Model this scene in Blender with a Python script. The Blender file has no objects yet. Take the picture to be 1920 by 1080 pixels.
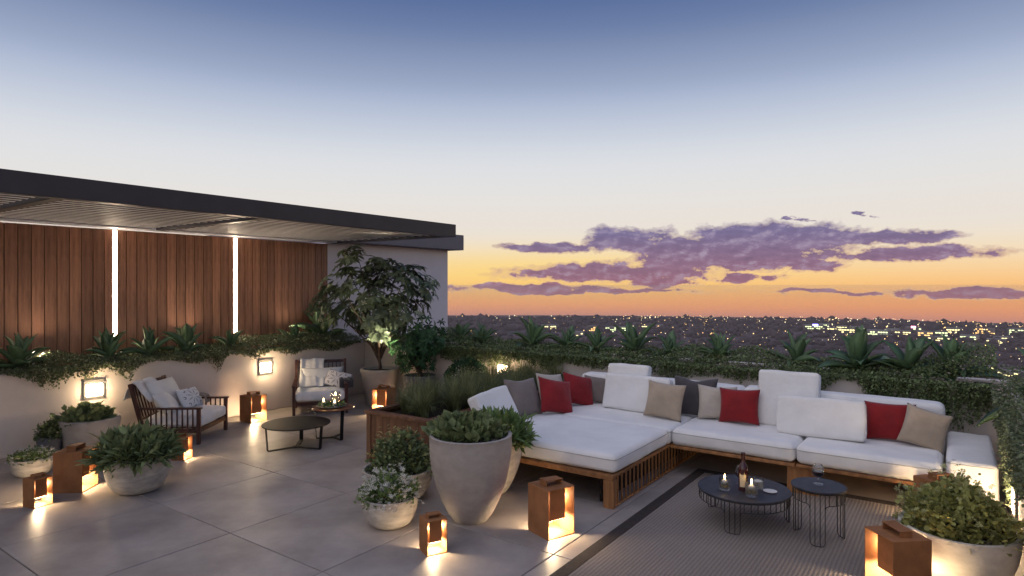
import bpy, math, random
import numpy as np
from mathutils import Matrix, Vector, noise as mnoise

random.seed(7)
rng = np.random.default_rng(11)
PI = math.pi
R = math.radians
sc = bpy.context.scene
col = sc.collection

# ------------------------------------------------------------------ camera
cam_d = bpy.data.cameras.new('camera')
cam = bpy.data.objects.new('camera', cam_d)
col.objects.link(cam)
cam.location = (0, 0, 1.9)
YAW = math.atan2(825, 1163)
cam.rotation_euler = (R(90), 0, YAW - R(90))
cam_d.sensor_width = 36
cam_d.lens = 36 * 1163 / 1920
cam_d.shift_y = -4 / 1920
cam_d.clip_start = 0.05
cam_d.clip_end = 60000
sc.camera = cam

# ------------------------------------------------------------------ render settings / exposure
sc.render.engine = 'CYCLES'
cy = sc.cycles
cy.use_denoising = True
try:
    cy.denoiser = 'OPENIMAGEDENOISE'
except Exception:
    pass
cy.use_adaptive_sampling = True
cy.adaptive_threshold = 0.02
cy.max_bounces = 6
cy.diffuse_bounces = 3
cy.glossy_bounces = 3
cy.transmission_bounces = 6
cy.transparent_max_bounces = 8
cy.volume_bounces = 0
cy.caustics_reflective = False
cy.caustics_refractive = False
cy.sample_clamp_indirect = 4
vs = sc.view_settings
vs.view_transform = 'Standard'
vs.look = 'None'
vs.exposure = 0
vs.gamma = 1
vs.use_curve_mapping = False


def srgb(r, g, b):
    f = lambda c: (c / 12.92 if c <= .04045 else ((c + .055) / 1.055) ** 2.4)
    return (f(r / 255), f(g / 255), f(b / 255), 1)


# ------------------------------------------------------------------ world: dusk sky
world = bpy.data.worlds.new('World')
sc.world = world
world.use_nodes = True
wn, wl = world.node_tree.nodes, world.node_tree.links
wn.clear()


def wmath(op, a, b=None, clamp=False):
    n = wn.new('ShaderNodeMath')
    n.operation = op
    n.use_clamp = clamp
    for i, x in enumerate((a, b)):
        if x is None:
            continue
        if isinstance(x, (int, float)):
            n.inputs[i].default_value = x
        else:
            wl.new(x, n.inputs[i])
    return n.outputs[0]


def wmix(fac, a, b):
    n = wn.new('ShaderNodeMix')
    n.data_type = 'RGBA'
    n.clamp_factor = True
    for s, x in ((n.inputs[0], fac), (n.inputs[6], a), (n.inputs[7], b)):
        if isinstance(x, tuple):
            s.default_value = x
        elif isinstance(x, (int, float)):
            s.default_value = x
        else:
            wl.new(x, s)
    return n.outputs[2]


tc = wn.new('ShaderNodeTexCoord')
sep = wn.new('ShaderNodeSeparateXYZ')
wl.new(tc.outputs['Generated'], sep.inputs[0])
DEG = 180 / PI
el = wmath('MULTIPLY', wmath('ARCSINE', sep.outputs[2]), DEG)
# azimuth measured from the view-side west, positive to the right
fx = wmath('ADD', wmath('MULTIPLY', sep.outputs[0], math.cos(YAW)), wmath('MULTIPLY', sep.outputs[1], math.sin(YAW)))
fr = wmath('SUBTRACT', wmath('MULTIPLY', sep.outputs[0], math.sin(YAW)), wmath('MULTIPLY', sep.outputs[1], math.cos(YAW)))
az = wmath('MULTIPLY', wmath('ARCTAN2', fr, fx), DEG)
fac = wmath('DIVIDE', wmath('ADD', el, 5), 45, clamp=True)
ramp = wn.new('ShaderNodeValToRGB')
wl.new(fac, ramp.inputs[0])
stops = [(-5, (120, 88, 100)), (-3.0, (182, 126, 120)), (-2.35, (228, 150, 116)), (-1.6, (252, 162, 98)), (-0.2, (252, 188, 112)), (1.8, (249, 216, 168)),
         (3.5, (240, 226, 204)), (5.0, (234, 226, 217)), (6.5, (232, 225, 217)), (8.5, (229, 227, 225)), (11.3, (220, 223, 228)), (13.5, (203, 210, 222)),
         (16, (177, 189, 213)), (18, (154, 167, 196)), (20.5, (130, 146, 179)), (22.5, (108, 127, 167)), (25, (88, 110, 155)), (32, (74, 98, 150)), (40, (68, 92, 144))]
cr = ramp.color_ramp
cr.interpolation = 'B_SPLINE'
while len(cr.elements) < len(stops):
    cr.elements.new(0.5)
for e, (d, c) in zip(cr.elements, stops):
    e.position = (d + 5) / 45
    e.color = srgb(*c)
# slow unevenness of the sky
cv = wn.new('ShaderNodeCombineXYZ')
wl.new(az, cv.inputs[0])
wl.new(el, cv.inputs[1])


def wnoise(scale, sx, sy, detail, rough, off=0.0):
    m = wn.new('ShaderNodeMapping')
    m.inputs['Scale'].default_value = (sx, sy, 1)
    m.inputs['Location'].default_value = (off, off * .7, 0)
    wl.new(cv.outputs[0], m.inputs['Vector'])
    n = wn.new('ShaderNodeTexNoise')
    n.inputs['Scale'].default_value = scale
    n.inputs['Detail'].default_value = detail
    n.inputs['Roughness'].default_value = rough
    wl.new(m.outputs[0], n.inputs['Vector'])
    return n.outputs[0]


CLOUDS = [(22.2, 3.6, 8.4, 2.0), (30.31, 3.8, 5.6, 0.62), (33.2, 2.5, 5.6, 0.62), (10.3, 4.2, 4.8, 1.3),
          (3.6, 3.5, 4.8, 0.5), (15.8, 3.1, 6.2, 1.35), (8.9, 1.2, 10.8, 1.0), (13.8, 0.3, 3.8, 0.75),
          (0.99, -0.2, 7.6, 0.5), (20.6, 0.8, 2.6, 0.6), (25.7, 1.7, 3.8, 0.6), (30.3, 5.7, 1.3, 0.2),
          (25.1, 5.6, 1.1, 0.16), (36.2, -0.5, 4.6, 0.45), (27.3, -0.5, 4.6, 0.2), (6.9, -0.5, 12, 0.24), (17.5, 2.2, 7.5, 0.9)]
wa = wnoise(0.22, 1, 2.2, 5, 0.6, 23.0)
wb = wnoise(0.30, 1, 1.6, 6, 0.6, 57.0)
azw = wmath('ADD', az, wmath('MULTIPLY', wmath('SUBTRACT', wa, 0.5), 9.0))
elw = wmath('ADD', el, wmath('MULTIPLY', wmath('SUBTRACT', wb, 0.5), 1.7))
field = None
for a0, e0, ra, re in CLOUDS:
    dx = wmath('DIVIDE', wmath('SUBTRACT', azw, a0), ra)
    dy = wmath('DIVIDE', wmath('SUBTRACT', elw, e0), re)
    d2 = wmath('ADD', wmath('MULTIPLY', dx, dx), wmath('MULTIPLY', dy, dy))
    f = wmath('SUBTRACT', 1.0, d2)
    if field is None:
        field = f
    else:
        n = wn.new('ShaderNodeMath')
        n.operation = 'SMOOTH_MAX'
        wl.new(field, n.inputs[0])
        wl.new(f, n.inputs[1])
        n.inputs[2].default_value = 0.3
        field = n.outputs[0]
field = wmath('MAXIMUM', field, -2.5)
n1 = wnoise(0.42, 1, 1.9, 9, 0.63)
n1b = wnoise(0.42, 1, 1.9, 9, 0.63, 0.0)          # the same billows a little lower: relief of the cloud faces
wn[-1].inputs['Vector'].links[0].from_node.inputs['Location'].default_value = (0.30, -0.55, 0)
n2 = wnoise(1.3, 1, 1.8, 8, 0.65, 13.0)
f = wmath('ADD', wmath('ADD', wmath('MULTIPLY', field, 1.9), 0.25), wmath('MULTIPLY', wmath('SUBTRACT', n1, 0.5), 4.2))
f = wmath('ADD', f, wmath('MULTIPLY', wmath('SUBTRACT', n2, 0.5), 1.5))
mask = wmath('DIVIDE', wmath('ADD', f, 0.1), 1.15, clamp=True)
thick = wmath('DIVIDE', f, 3.0, clamp=True)
elc = wmath('DIVIDE', wmath('ADD', el, 0.8), 5.6, clamp=True)
ccol = wmix(elc, srgb(164, 108, 126), srgb(122, 112, 154))
ccol = wmix(wmath('MULTIPLY', thick, 0.6), ccol, wmix(elc, srgb(140, 88, 112), srgb(100, 88, 130)))
rel = wmath('SUBTRACT', n1, n1b)
ccol = wmix(wmath('MULTIPLY', rel, 3.2, clamp=True), ccol, srgb(182, 166, 190))
ccol = wmix(wmath('MULTIPLY', rel, -2.6, clamp=True), ccol, srgb(92, 76, 112))
glow = wmath('MULTIPLY', wmath('EXPONENT', wmath('MULTIPLY', wmath('POWER', wmath('DIVIDE', wmath('SUBTRACT', az, 3), 22), 2), -1)),
             wmath('EXPONENT', wmath('MULTIPLY', wmath('POWER', wmath('DIVIDE', wmath('SUBTRACT', el, 1.2), 2.2), 2), -1)))
base = wmix(wmath('MULTIPLY', glow, 0.55), ramp.outputs[0], srgb(255, 220, 112))
rim = wmath('MULTIPLY', wmath('MULTIPLY', mask, wmath('SUBTRACT', 1, mask)), wmath('MULTIPLY', wmath('SUBTRACT', 1.15, elc), 3.0), clamp=True)
ccol = wmix(rim, ccol, srgb(255, 208, 146))
sky = wmix(wmath('MULTIPLY', mask, 0.95), base, ccol)
bg = wn.new('ShaderNodeBackground')
wl.new(sky, bg.inputs[0])
bg.inputs[1].default_value = 1.0
wo = wn.new('ShaderNodeOutputWorld')
wl.new(bg.outputs[0], wo.inputs[0])

# ------------------------------------------------------------------ sun: wide lamp added high up as soft dusk fill
dusk_fill_d = bpy.data.lights.new('dusk_fill', 'SUN')
dusk_fill_d.energy = 1.25
dusk_fill_d.angle = R(110)
dusk_fill_d.color = (1.0, 0.91, 0.84)
dusk_fill = bpy.data.objects.new('dusk_fill', dusk_fill_d)
col.objects.link(dusk_fill)
dusk_fill.rotation_euler = Vector((-.45, .35, .8)).to_track_quat('Z', 'Y').to_euler()

# ================================================================== helpers
MATS = {}


def nodes_of(name):
    m = bpy.data.materials.new(name)
    m.use_nodes = True
    nt = m.node_tree
    b = nt.nodes['Principled BSDF']
    MATS[name] = m
    return m, nt.nodes, nt.links, b


def mat(name, colr, rough=.6, var=.12, scale=6., stretch=(1, 1, 1), bump=0., bscale=None, bdist=.01, spec=.4, island=0., obj_rand=0.,
        metal=0., translucent=0., sheen=0., detail=6, dark=None):
    """procedural surface: base colour with noise mottling, per-object / per-piece variation and noise relief"""
    m, nd, lk, b = nodes_of(name)
    t = nd.new('ShaderNodeTexCoord')
    mp = nd.new('ShaderNodeMapping')
    mp.inputs['Scale'].default_value = stretch
    lk.new(t.outputs['Object'], mp.inputs[0])
    nz = nd.new('ShaderNodeTexNoise')
    nz.inputs['Scale'].default_value = scale
    nz.inputs['Detail'].default_value = detail
    nz.inputs['Roughness'].default_value = .6
    lk.new(mp.outputs[0], nz.inputs['Vector'])
    r = nd.new('ShaderNodeValToRGB')
    c = colr
    d = dark or tuple(x * (1 - 2.2 * var) for x in c)
    li = tuple(min(1, x * (1 + 1.8 * var)) for x in c)
    r.color_ramp.elements[0].position = .3
    r.color_ramp.elements[1].position = .72
    r.color_ramp.elements[0].color = (*d, 1)
    r.color_ramp.elements[1].color = (*li, 1)
    lk.new(nz.outputs[0], r.inputs[0])
    out = r.outputs[0]
    for amt, kind in ((island, 'i'), (obj_rand, 'o')):
        if amt:
            if kind == 'i':
                g = nd.new('ShaderNodeNewGeometry')
                rnd = g.outputs['Random Per Island']
            else:
                g = nd.new('ShaderNodeObjectInfo')
                rnd = g.outputs['Random']
            mr = nd.new('ShaderNodeMapRange')
            mr.inputs[3].default_value = 1 - amt
            mr.inputs[4].default_value = 1 + amt
            lk.new(rnd, mr.inputs[0])
            hs = nd.new('ShaderNodeHueSaturation')
            lk.new(mr.outputs[0], hs.inputs['Value'])
            lk.new(out, hs.inputs['Color'])
            out = hs.outputs[0]
    lk.new(out, b.inputs['Base Color'])
    b.inputs['Roughness'].default_value = rough
    b.inputs['Specular IOR Level'].default_value = spec
    b.inputs['Metallic'].default_value = metal
    if sheen:
        b.inputs['Sheen Weight'].default_value = sheen
    if bump:
        bn = nd.new('ShaderNodeTexNoise')
        bn.inputs['Scale'].default_value = bscale or scale * 4
        bn.inputs['Detail'].default_value = 5
        lk.new(mp.outputs[0], bn.inputs['Vector'])
        bp = nd.new('ShaderNodeBump')
        bp.inputs['Strength'].default_value = bump
        bp.inputs['Distance'].default_value = bdist
        lk.new(bn.outputs[0], bp.inputs['Height'])
        lk.new(bp.outputs[0], b.inputs['Normal'])
    if translucent:
        tr = nd.new('ShaderNodeBsdfTranslucent')
        lk.new(out, tr.inputs[0])
        mx = nd.new('ShaderNodeMixShader')
        mx.inputs[0].default_value = translucent
        lk.new(b.outputs[0], mx.inputs[1])
        lk.new(tr.outputs[0], mx.inputs[2])
        lk.new(mx.outputs[0], nd['Material Output'].inputs[0])
    return m


def emit(name, colr, strength):
    m, nd, lk, b = nodes_of(name)
    b.inputs['Base Color'].default_value = (*colr, 1)
    b.inputs['Emission Color'].default_value = (*colr, 1)
    b.inputs['Emission Strength'].default_value = strength
    return m


def glass(name, colr=(1, 1, 1), rough=0.0, ior=1.45):
    m, nd, lk, b = nodes_of(name)
    b.inputs['Base Color'].default_value = (*colr, 1)
    b.inputs['Roughness'].default_value = rough
    b.inputs['IOR'].default_value = ior
    b.inputs['Transmission Weight'].default_value = 1
    # thin glass lets light through: straight transparency for shadows would need ray tricks, so mix in plain transparency
    tr = nd.new('ShaderNodeBsdfTransparent')
    tr.inputs[0].default_value = (*colr, 1)
    mx = nd.new('ShaderNodeMixShader')
    mx.inputs[0].default_value = .55
    lk.new(b.outputs[0], mx.inputs[1])
    lk.new(tr.outputs[0], mx.inputs[2])
    lk.new(mx.outputs[0], nd['Material Output'].inputs[0])
    return m


def link(o, parent=None):
    col.objects.link(o)
    if parent is not None:
        o.parent = parent
    return o


def tag(o, label=None, cat=None, group=None, kind=None):
    if label:
        o['label'] = label
    if cat:
        o['category'] = cat
    if group:
        o['group'] = group
    if kind:
        o['kind'] = kind
    return o


def empty(name, loc=(0, 0, 0), rz=0., label=None, cat=None, group=None):
    o = bpy.data.objects.new(name, None)
    o.location = loc
    o.rotation_euler = (0, 0, rz)
    o.empty_display_size = .1
    link(o)
    return tag(o, label, cat, group)


def put(name, me, m=None, parent=None, loc=None, rot=None):
    o = bpy.data.objects.new(name, me)
    if m is not None and len(me.materials) == 0:
        me.materials.append(MATS[m] if isinstance(m, str) else m)
    if loc is not None:
        o.location = loc
    if rot is not None:
        o.rotation_euler = rot
    return link(o, parent)


class MB:
    """collects boxes, tubes and lathes, then links them as one mesh object"""

    def __init__(s):
        s.v, s.f = [], []

    def add(s, vs_, fs):
        k = len(s.v)
        s.v += [tuple(p) for p in vs_]
        s.f += [tuple(i + k for i in f) for f in fs]
        return s

    def box(s, x0, x1, y0, y1, z0, z1, M=None):
        p = [(x, y, z) for x in (x0, x1) for y in (y0, y1) for z in (z0, z1)]
        if M is not None:
            p = [M @ Vector(q) for q in p]
        return s.add(p, [(0, 1, 3, 2), (4, 6, 7, 5), (0, 4, 5, 1), (2, 3, 7, 6), (0, 2, 6, 4), (1, 5, 7, 3)])

    def beam(s, a, b, w, d, up=(0, 0, 1)):
        """rectangular bar from a to b, w across, d along up"""
        a, b = Vector(a), Vector(b)
        t = (b - a).normalized()
        u = Vector(up)
        x = t.cross(u)
        if x.length < 1e-4:
            x = t.cross(Vector((1, 0, 0)))
        x.normalize()
        u = x.cross(t).normalized()
        p = [q + x * sx * w / 2 + u * su * d / 2 for q in (a, b) for sx in (-1, 1) for su in (-1, 1)]
        return s.add(p, [(0, 1, 3, 2), (4, 6, 7, 5), (0, 4, 5, 1), (2, 3, 7, 6), (0, 2, 6, 4), (1, 5, 7, 3)])

    def tube(s, pts, rad, n=6, closed=False):
        pts = [Vector(p) for p in pts]
        m = len(pts)
        rs = rad if hasattr(rad, '__len__') else [rad] * m
        vs_, fs = [], []
        prev = None
        for i, p in enumerate(pts):
            if closed:
                t = pts[(i + 1) % m] - pts[i - 1]
            else:
                t = pts[min(i + 1, m - 1)] - pts[max(i - 1, 0)]
            t.normalize()
            if prev is None:
                x = t.cross(Vector((0, 0, 1)))
                if x.length < 1e-3:
                    x = t.cross(Vector((1, 0, 0)))
            else:
                x = prev - t * prev.dot(t)
            x.normalize()
            prev = x
            y = t.cross(x)
            vs_ += [p + (x * math.cos(2 * PI * k / n) + y * math.sin(2 * PI * k / n)) * rs[i] for k in range(n)]
        for i in range(m if closed else m - 1):
            j = (i + 1) % m
            fs += [(i * n + k, i * n + (k + 1) % n, j * n + (k + 1) % n, j * n + k) for k in range(n)]
        if not closed:
            fs += [tuple(range(n - 1, -1, -1)), tuple((m - 1) * n + k for k in range(n))]
        return s.add(vs_, fs)

    def lathe(s, prof, n=40, cap=True):
        vs_, fs = [], []
        m = len(prof)
        for r, z in prof:
            vs_ += [(r * math.cos(2 * PI * k / n), r * math.sin(2 * PI * k / n), z) for k in range(n)]
        for i in range(m - 1):
            fs += [(i * n + k, i * n + (k + 1) % n, (i + 1) * n + (k + 1) % n, (i + 1) * n + k) for k in range(n)]
        if cap:
            if prof[0][0] > 1e-5:
                fs.append(tuple(range(n - 1, -1, -1)))
            if prof[-1][0] > 1e-5:
                fs.append(tuple((m - 1) * n + k for k in range(n)))
        return s.add(vs_, fs)

    def mesh(s, name='m', smooth=False):
        me = bpy.data.meshes.new(name)
        me.from_pydata(s.v, [], s.f)
        me.validate()
        if smooth:
            me.polygons.foreach_set('use_smooth', [True] * len(me.polygons))
        me.update()
        return me

    def build(s, name, m, parent=None, smooth=False, loc=None, rot=None, bevel=0., seg=2):
        o = put(name, s.mesh(name, smooth), m, parent, loc, rot)
        if bevel:
            bv = o.modifiers.new('bevel', 'BEVEL')
            bv.width = bevel
            bv.segments = seg
            bv.limit_method = 'ANGLE'
            bv.angle_limit = R(40)
        if smooth:
            try:
                o.data.set_sharp_from_angle(angle=R(42))
            except Exception:
                pass
        return o


def B(name, m, parent, x0, x1, y0, y1, z0, z1, bevel=.004, M=None):
    return MB().box(x0, x1, y0, y1, z0, z1, M).build(name, m, parent, bevel=bevel)


# ---- leaf scattering: one mesh from a template and arrays of frames
def frames(d, up, s):
    """local +Y -> d, local +Z -> near up; s scale (N,) or (N,3)"""
    d = d / np.linalg.norm(d, axis=1, keepdims=True)
    x = np.cross(d, up)
    ln = np.linalg.norm(x, axis=1, keepdims=True)
    bad = ln[:, 0] < 1e-3
    x[bad] = np.cross(d[bad], np.array([[1., .3, .1]]))
    x /= np.linalg.norm(x, axis=1, keepdims=True)
    z = np.cross(x, d)
    M = np.stack([x, d, z], axis=2)
    s = np.asarray(s)
    if s.ndim == 1:
        return M * s[:, None, None]
    return M * s[:, None, :]


def scatter_mesh(name, tv, tf, M, T, smooth=False):
    tv = np.asarray(tv, dtype=float)
    N, k = len(T), len(tv)
    V = np.einsum('nij,kj->nki', M, tv) + T[:, None, :]
    fl = len(tf[0])
    F = (np.asarray(tf)[None, :, :] + (np.arange(N) * k)[:, None, None]).reshape(-1, fl)
    me = bpy.data.meshes.new(name)
    me.vertices.add(N * k)
    me.vertices.foreach_set('co', V.reshape(-1).astype(np.float32))
    me.loops.add(F.size)
    me.loops.foreach_set('vertex_index', F.reshape(-1).astype(np.int32))
    me.polygons.add(len(F))
    me.polygons.foreach_set('loop_start', (np.arange(len(F)) * fl).astype(np.int32))
    me.polygons.foreach_set('loop_total', np.full(len(F), fl, dtype=np.int32))
    if smooth:
        me.polygons.foreach_set('use_smooth', np.ones(len(F), dtype=bool))
    me.update(calc_edges=True)
    me.validate()
    return me


KITE = ([(0, 0, 0), (-.32, .45, .06), (0, .52, -.03), (.32, .45, .06), (0, 1, -.08)],
        [(0, 2, 1), (0, 3, 2), (1, 2, 4), (2, 3, 4)])
OVAL = ([(0, 0, 0), (-.3, .3, .05), (.3, .3, .05), (-.34, .62, .03), (.34, .62, .03), (0, 1, -.1), (0, .3, 0), (0, .62, -.03)],
        [(0, 6, 1), (0, 2, 6), (1, 6, 7), (1, 7, 3), (6, 2, 4), (6, 4, 7), (3, 7, 5), (7, 4, 5)])
ROUND = ([(0, 0, 0), (-.36, .22, .04), (-.42, .6, .05), (0, .95, -.04), (.42, .6, .05), (.36, .22, .04), (0, .5, -.03)],
         [(6, 1, 0), (6, 2, 1), (6, 3, 2), (6, 4, 3), (6, 5, 4), (6, 0, 5)])
LANCE = ([(0, 0, 0), (-.12, .25, .03), (.12, .25, .03), (-.15, .55, 0), (.15, .55, 0), (0, 1, -.18), (0, .25, 0), (0, .55, -.05)],
         [(0, 6, 1), (0, 2, 6), (1, 6, 7), (1, 7, 3), (6, 2, 4), (6, 4, 7), (3, 7, 5), (7, 4, 5)])
OCTA = ([(1, 0, 0), (-1, 0, 0), (0, 1, 0), (0, -1, 0), (0, 0, 1), (0, 0, -1)],
        [(0, 2, 4), (2, 1, 4), (1, 3, 4), (3, 0, 4), (2, 0, 5), (1, 2, 5), (3, 1, 5), (0, 3, 5)])
BLOSSOM = ([(0, 0, 0)] + [(math.cos(a) * r, math.sin(a) * r, .25) for k in range(5)
                         for a, r in ((2 * PI * k / 5 - .35, .75), (2 * PI * k / 5 + .0, 1), (2 * PI * k / 5 + .35, .75))],
           [t for k in range(5) for t in ((0, 1 + 3 * k, 2 + 3 * k), (0, 2 + 3 * k, 3 + 3 * k))])


def rdir(n, zlo=-1., zhi=1.):
    z = rng.uniform(zlo, zhi, n)
    a = rng.uniform(0, 2 * PI, n)
    r = np.sqrt(np.maximum(0, 1 - z * z))
    return np.stack([r * np.cos(a), r * np.sin(a), z], 1)


def leaves(name, tmpl, pos, d, size, m, parent, spread=.35, up=None, smooth=False):
    n = len(pos)
    d = d + rng.normal(0, spread, (n, 3))
    u = (np.tile([0., 0, 1], (n, 1)) if up is None else up) + rng.normal(0, .5, (n, 3))
    sz = size * rng.uniform(.5, 1.3, n)
    me = scatter_mesh(name, tmpl[0], tmpl[1], frames(d, u, sz), pos, smooth)
    return put(name, me, m, parent)


# ================================================================== materials
def wood_mat(name, colr, dark, grain_axis='x', scale=9, rough=.5, spec=.35, obj_rand=.16, bump=.25):
    st = {'x': (.12, 1, 1), 'y': (1, .12, 1), 'z': (1, 1, .12)}[grain_axis]
    return mat(name, colr, rough, .2, scale, st, bump=bump, bscale=scale * 3, spec=spec, obj_rand=obj_rand, dark=dark, detail=9)


wood_mat('cladding', (.39, .195, .118), (.20, .094, .058), 'z', 16, rough=.42, obj_rand=.28)
wood_mat('teak', (.34, .165, .066), (.17, .075, .03), 'x', 14)
wood_mat('teak_z', (.34, .165, .066), (.17, .075, .03), 'z', 14)
wood_mat('planter_wood', (.16, .075, .042), (.075, .033, .018), 'z', 12)
wood_mat('dark_wood', (.075, .028, .022), (.03, .012, .01), 'z', 16, rough=.38, bump=.1)
wood_mat('table_wood', (.22, .09, .045), (.1, .04, .02), 'x', 12, rough=.35)
mat('concrete_floor', (.36, .318, .29), .46, .17, 1.5, bump=.10, bscale=60, spec=.28, obj_rand=.08, detail=12)
mat('grout', (.16, .145, .135), .9, .1, 20)
mat('render_wall', (.64, .57, .52), .85, .05, 2.0, bump=.06, bscale=90)
mat('white_wall', (.70, .68, .73), .85, .03, 1.5, bump=.05, bscale=90)
mat('cornice_grey', (.17, .165, .19), .6, .05, 3)
mat('pergola_dark', (.030, .028, .038), .42, .1, 3, spec=.4)
mat('louvre', (.88, .86, .87), .45, .04, 4)
mat('slab', (.2, .2, .2), .9, .1, .5)
mat('soil', (.022, .016, .012), .95, .3, 40, bump=1., bscale=60)
mat('pot_stone', (.37, .335, .305), .82, .06, 9, stretch=(1, 1, 1.6), bump=.35, bscale=45)
mat('pot_brushed', (.44, .40, .355), .8, .16, 7, stretch=(1, 1, 3.2), bump=.4, bscale=30)
mat('pot_cream', (.60, .56, .49), .8, .08, 7, stretch=(1, 1, 2.), bump=.3, bscale=35)
mat('pot_dark', (.11, .11, .125), .6, .1, 8, bump=.15)
mat('corten', (.31, .14, .062), .7, .11, 7, bump=.12, bscale=60, spec=.12, obj_rand=.1)
mat('fabric_white', (.80, .79, .775), .9, .035, 4, bump=.5, bscale=4.2, bdist=.035, sheen=.2)
mat('fabric_seam', (.42, .40, .38), .9, .05, 20)
mat('fabric_throw', (.80, .79, .78), .95, .04, 8, bump=.6, bscale=9, bdist=.03, sheen=.3)
mat('fabric_red', (.24, .008, .011), .85, .10, 6, bump=.6, bscale=7, bdist=.03, sheen=.15)
mat('fabric_tan', (.42, .335, .25), .9, .06, 6, bump=.6, bscale=7, bdist=.03, sheen=.15)
mat('fabric_beige', (.50, .44, .375), .9, .06, 6, bump=.6, bscale=7, bdist=.03, sheen=.15)
mat('fabric_taupe', (.20, .165, .15), .9, .08, 6, bump=.6, bscale=7, bdist=.03, sheen=.15)
mat('fabric_charcoal', (.075, .068, .072), .95, .1, 6, bump=.6, bscale=7, bdist=.03, sheen=.15)
mat('black_metal', (.010, .010, .011), .6, .1, 10, spec=.2)
mat('wire_metal', (.018, .016, .017), .4, .1, 10, spec=.5)
mat('slate_top', (.034, .034, .044), .5, .25, 5, stretch=(1, 3, 1), spec=.5, detail=10)
mat('lamp_frame', (.16, .155, .15), .45, .08, 12, metal=.3)
mat('rug_border', (.045, .035, .032), .95, .15, 60, bump=.5, bscale=300)
mat('gravel', (.36, .33, .30), .8, .1, 20, island=.75)
mat('wax', (.85, .80, .68), .55, .03, 20)
mat('gold_stone', (.55, .40, .16), .35, .2, 60, metal=.7, island=.5)
mat('tray_metal', (.42, .36, .28), .35, .15, 12, metal=.75)
mat('bottle_glass', (.050, .012, .014), .12, .1, 10, spec=.7)
mat('bottle_foil', (.07, .022, .022), .35, .15, 10, spec=.5)
mat('paper', (.70, .57, .36), .8, .06, 20)
mat('wine', (.045, .004, .006), .05, .05, 10, spec=.6)
mat('porcelain', (.7, .68, .63), .3, .03, 10)
mat('branch', (.09, .06, .045), .85, .25, 18, bump=.5)
mat('leaf_agave', (.11, .19, .095), .42, .22, 5, stretch=(3, 1, 1), spec=.45, obj_rand=.25, translucent=.15)
mat('leaf_trail', (.16, .21, .09), .6, .15, 8, island=.55, translucent=.25)
mat('leaf_grey', (.165, .20, .105), .6, .15, 8, island=.5, translucent=.25)
mat('leaf_tree', (.13, .175, .10), .42, .15, 8, island=.4, spec=.5, translucent=.18)
mat('leaf_maple', (.035, .10, .035), .55, .15, 8, island=.45, translucent=.25)
mat('leaf_box', (.028, .075, .028), .6, .15, 8, island=.5, translucent=.2)
mat('leaf_bright', (.17, .25, .085), .55, .15, 8, island=.45, translucent=.25)
mat('leaf_yellow', (.36, .37, .13), .5, .15, 8, island=.5, translucent=.25)
mat('leaf_sage', (.20, .25, .11), .65, .15, 8, island=.35, translucent=.2)
mat('leaf_cream', (.36, .36, .16), .5, .15, 8, island=.6, translucent=.25)
mat('grass_blade', (.19, .21, .09), .6, .15, 8, island=.5, translucent=.25)
mat('petal', (.72, .70, .62), .7, .05, 8, island=.2, translucent=.3)
mat('petal_pink', (.62, .50, .46), .7, .05, 8, island=.3, translucent=.3)
emit('led_white', (1.0, .80, .58), 34.0)
emit('wall_lamp', (1.0, .80, .52), 26.0)
emit('lantern_glow', (1.0, .66, .32), 20.0)
emit('flame', (1.0, .62, .24), 60.0)
glass('clear_glass', (.97, .98, .98))
WARM = (1.0, .72, .42)


def rug_material():
    m, nd, lk, b = nodes_of('rug_weave')
    t = nd.new('ShaderNodeTexCoord')
    s = nd.new('ShaderNodeSeparateXYZ')
    lk.new(t.outputs['Object'], s.inputs[0])

    def mth(op, a, c):
        n = nd.new('ShaderNodeMath')
        n.operation = op
        for i, x in enumerate((a, c)):
            if isinstance(x, (int, float)):
                n.inputs[i].default_value = x
            else:
                lk.new(x, n.inputs[i])
        return n.outputs[0]
    nz = nd.new('ShaderNodeTexNoise')
    nz.inputs['Scale'].default_value = 130
    nz.inputs['Detail'].default_value = 3
    lk.new(t.outputs['Object'], nz.inputs['Vector'])
    nb = nd.new('ShaderNodeTexNoise')
    nb.inputs['Scale'].default_value = 1.6
    lk.new(t.outputs['Object'], nb.inputs['Vector'])
    rib = mth('SINE', mth('MULTIPLY', s.outputs[1], 2 * PI / .027), 0)
    rib = mth('ADD', mth('MULTIPLY', rib, .5), .5)
    weave = mth('SINE', mth('ADD', mth('MULTIPLY', s.outputs[0], 2 * PI / .021), mth('MULTIPLY', s.outputs[1], 2 * PI / .027)), 0)
    hgt = mth('ADD', mth('ADD', rib, mth('MULTIPLY', weave, .25)), mth('MULTIPLY', nz.outputs[0], .7))
    r = nd.new('ShaderNodeValToRGB')
    r.color_ramp.elements[0].position = .15
    r.color_ramp.elements[1].position = .95
    r.color_ramp.elements[0].color = (.13, .112, .10, 1)
    r.color_ramp.elements[1].color = (.34, .295, .26, 1)
    v = mth('ADD', mth('MULTIPLY', rib, .26), mth('MULTIPLY', nz.outputs[0], .8))
    v = mth('ADD', v, mth('MULTIPLY', mth('SUBTRACT', nb.outputs[0], .5), .3))
    lk.new(v, r.inputs[0])
    lk.new(r.outputs[0], b.inputs['Base Color'])
    b.inputs['Roughness'].default_value = .95
    b.inputs['Specular IOR Level'].default_value = .15
    bp = nd.new('ShaderNodeBump')
    bp.inputs['Strength'].default_value = .5
    bp.inputs['Distance'].default_value = .004
    lk.new(hgt, bp.inputs['Height'])
    lk.new(bp.outputs[0], b.inputs['Normal'])


rug_material()


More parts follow.
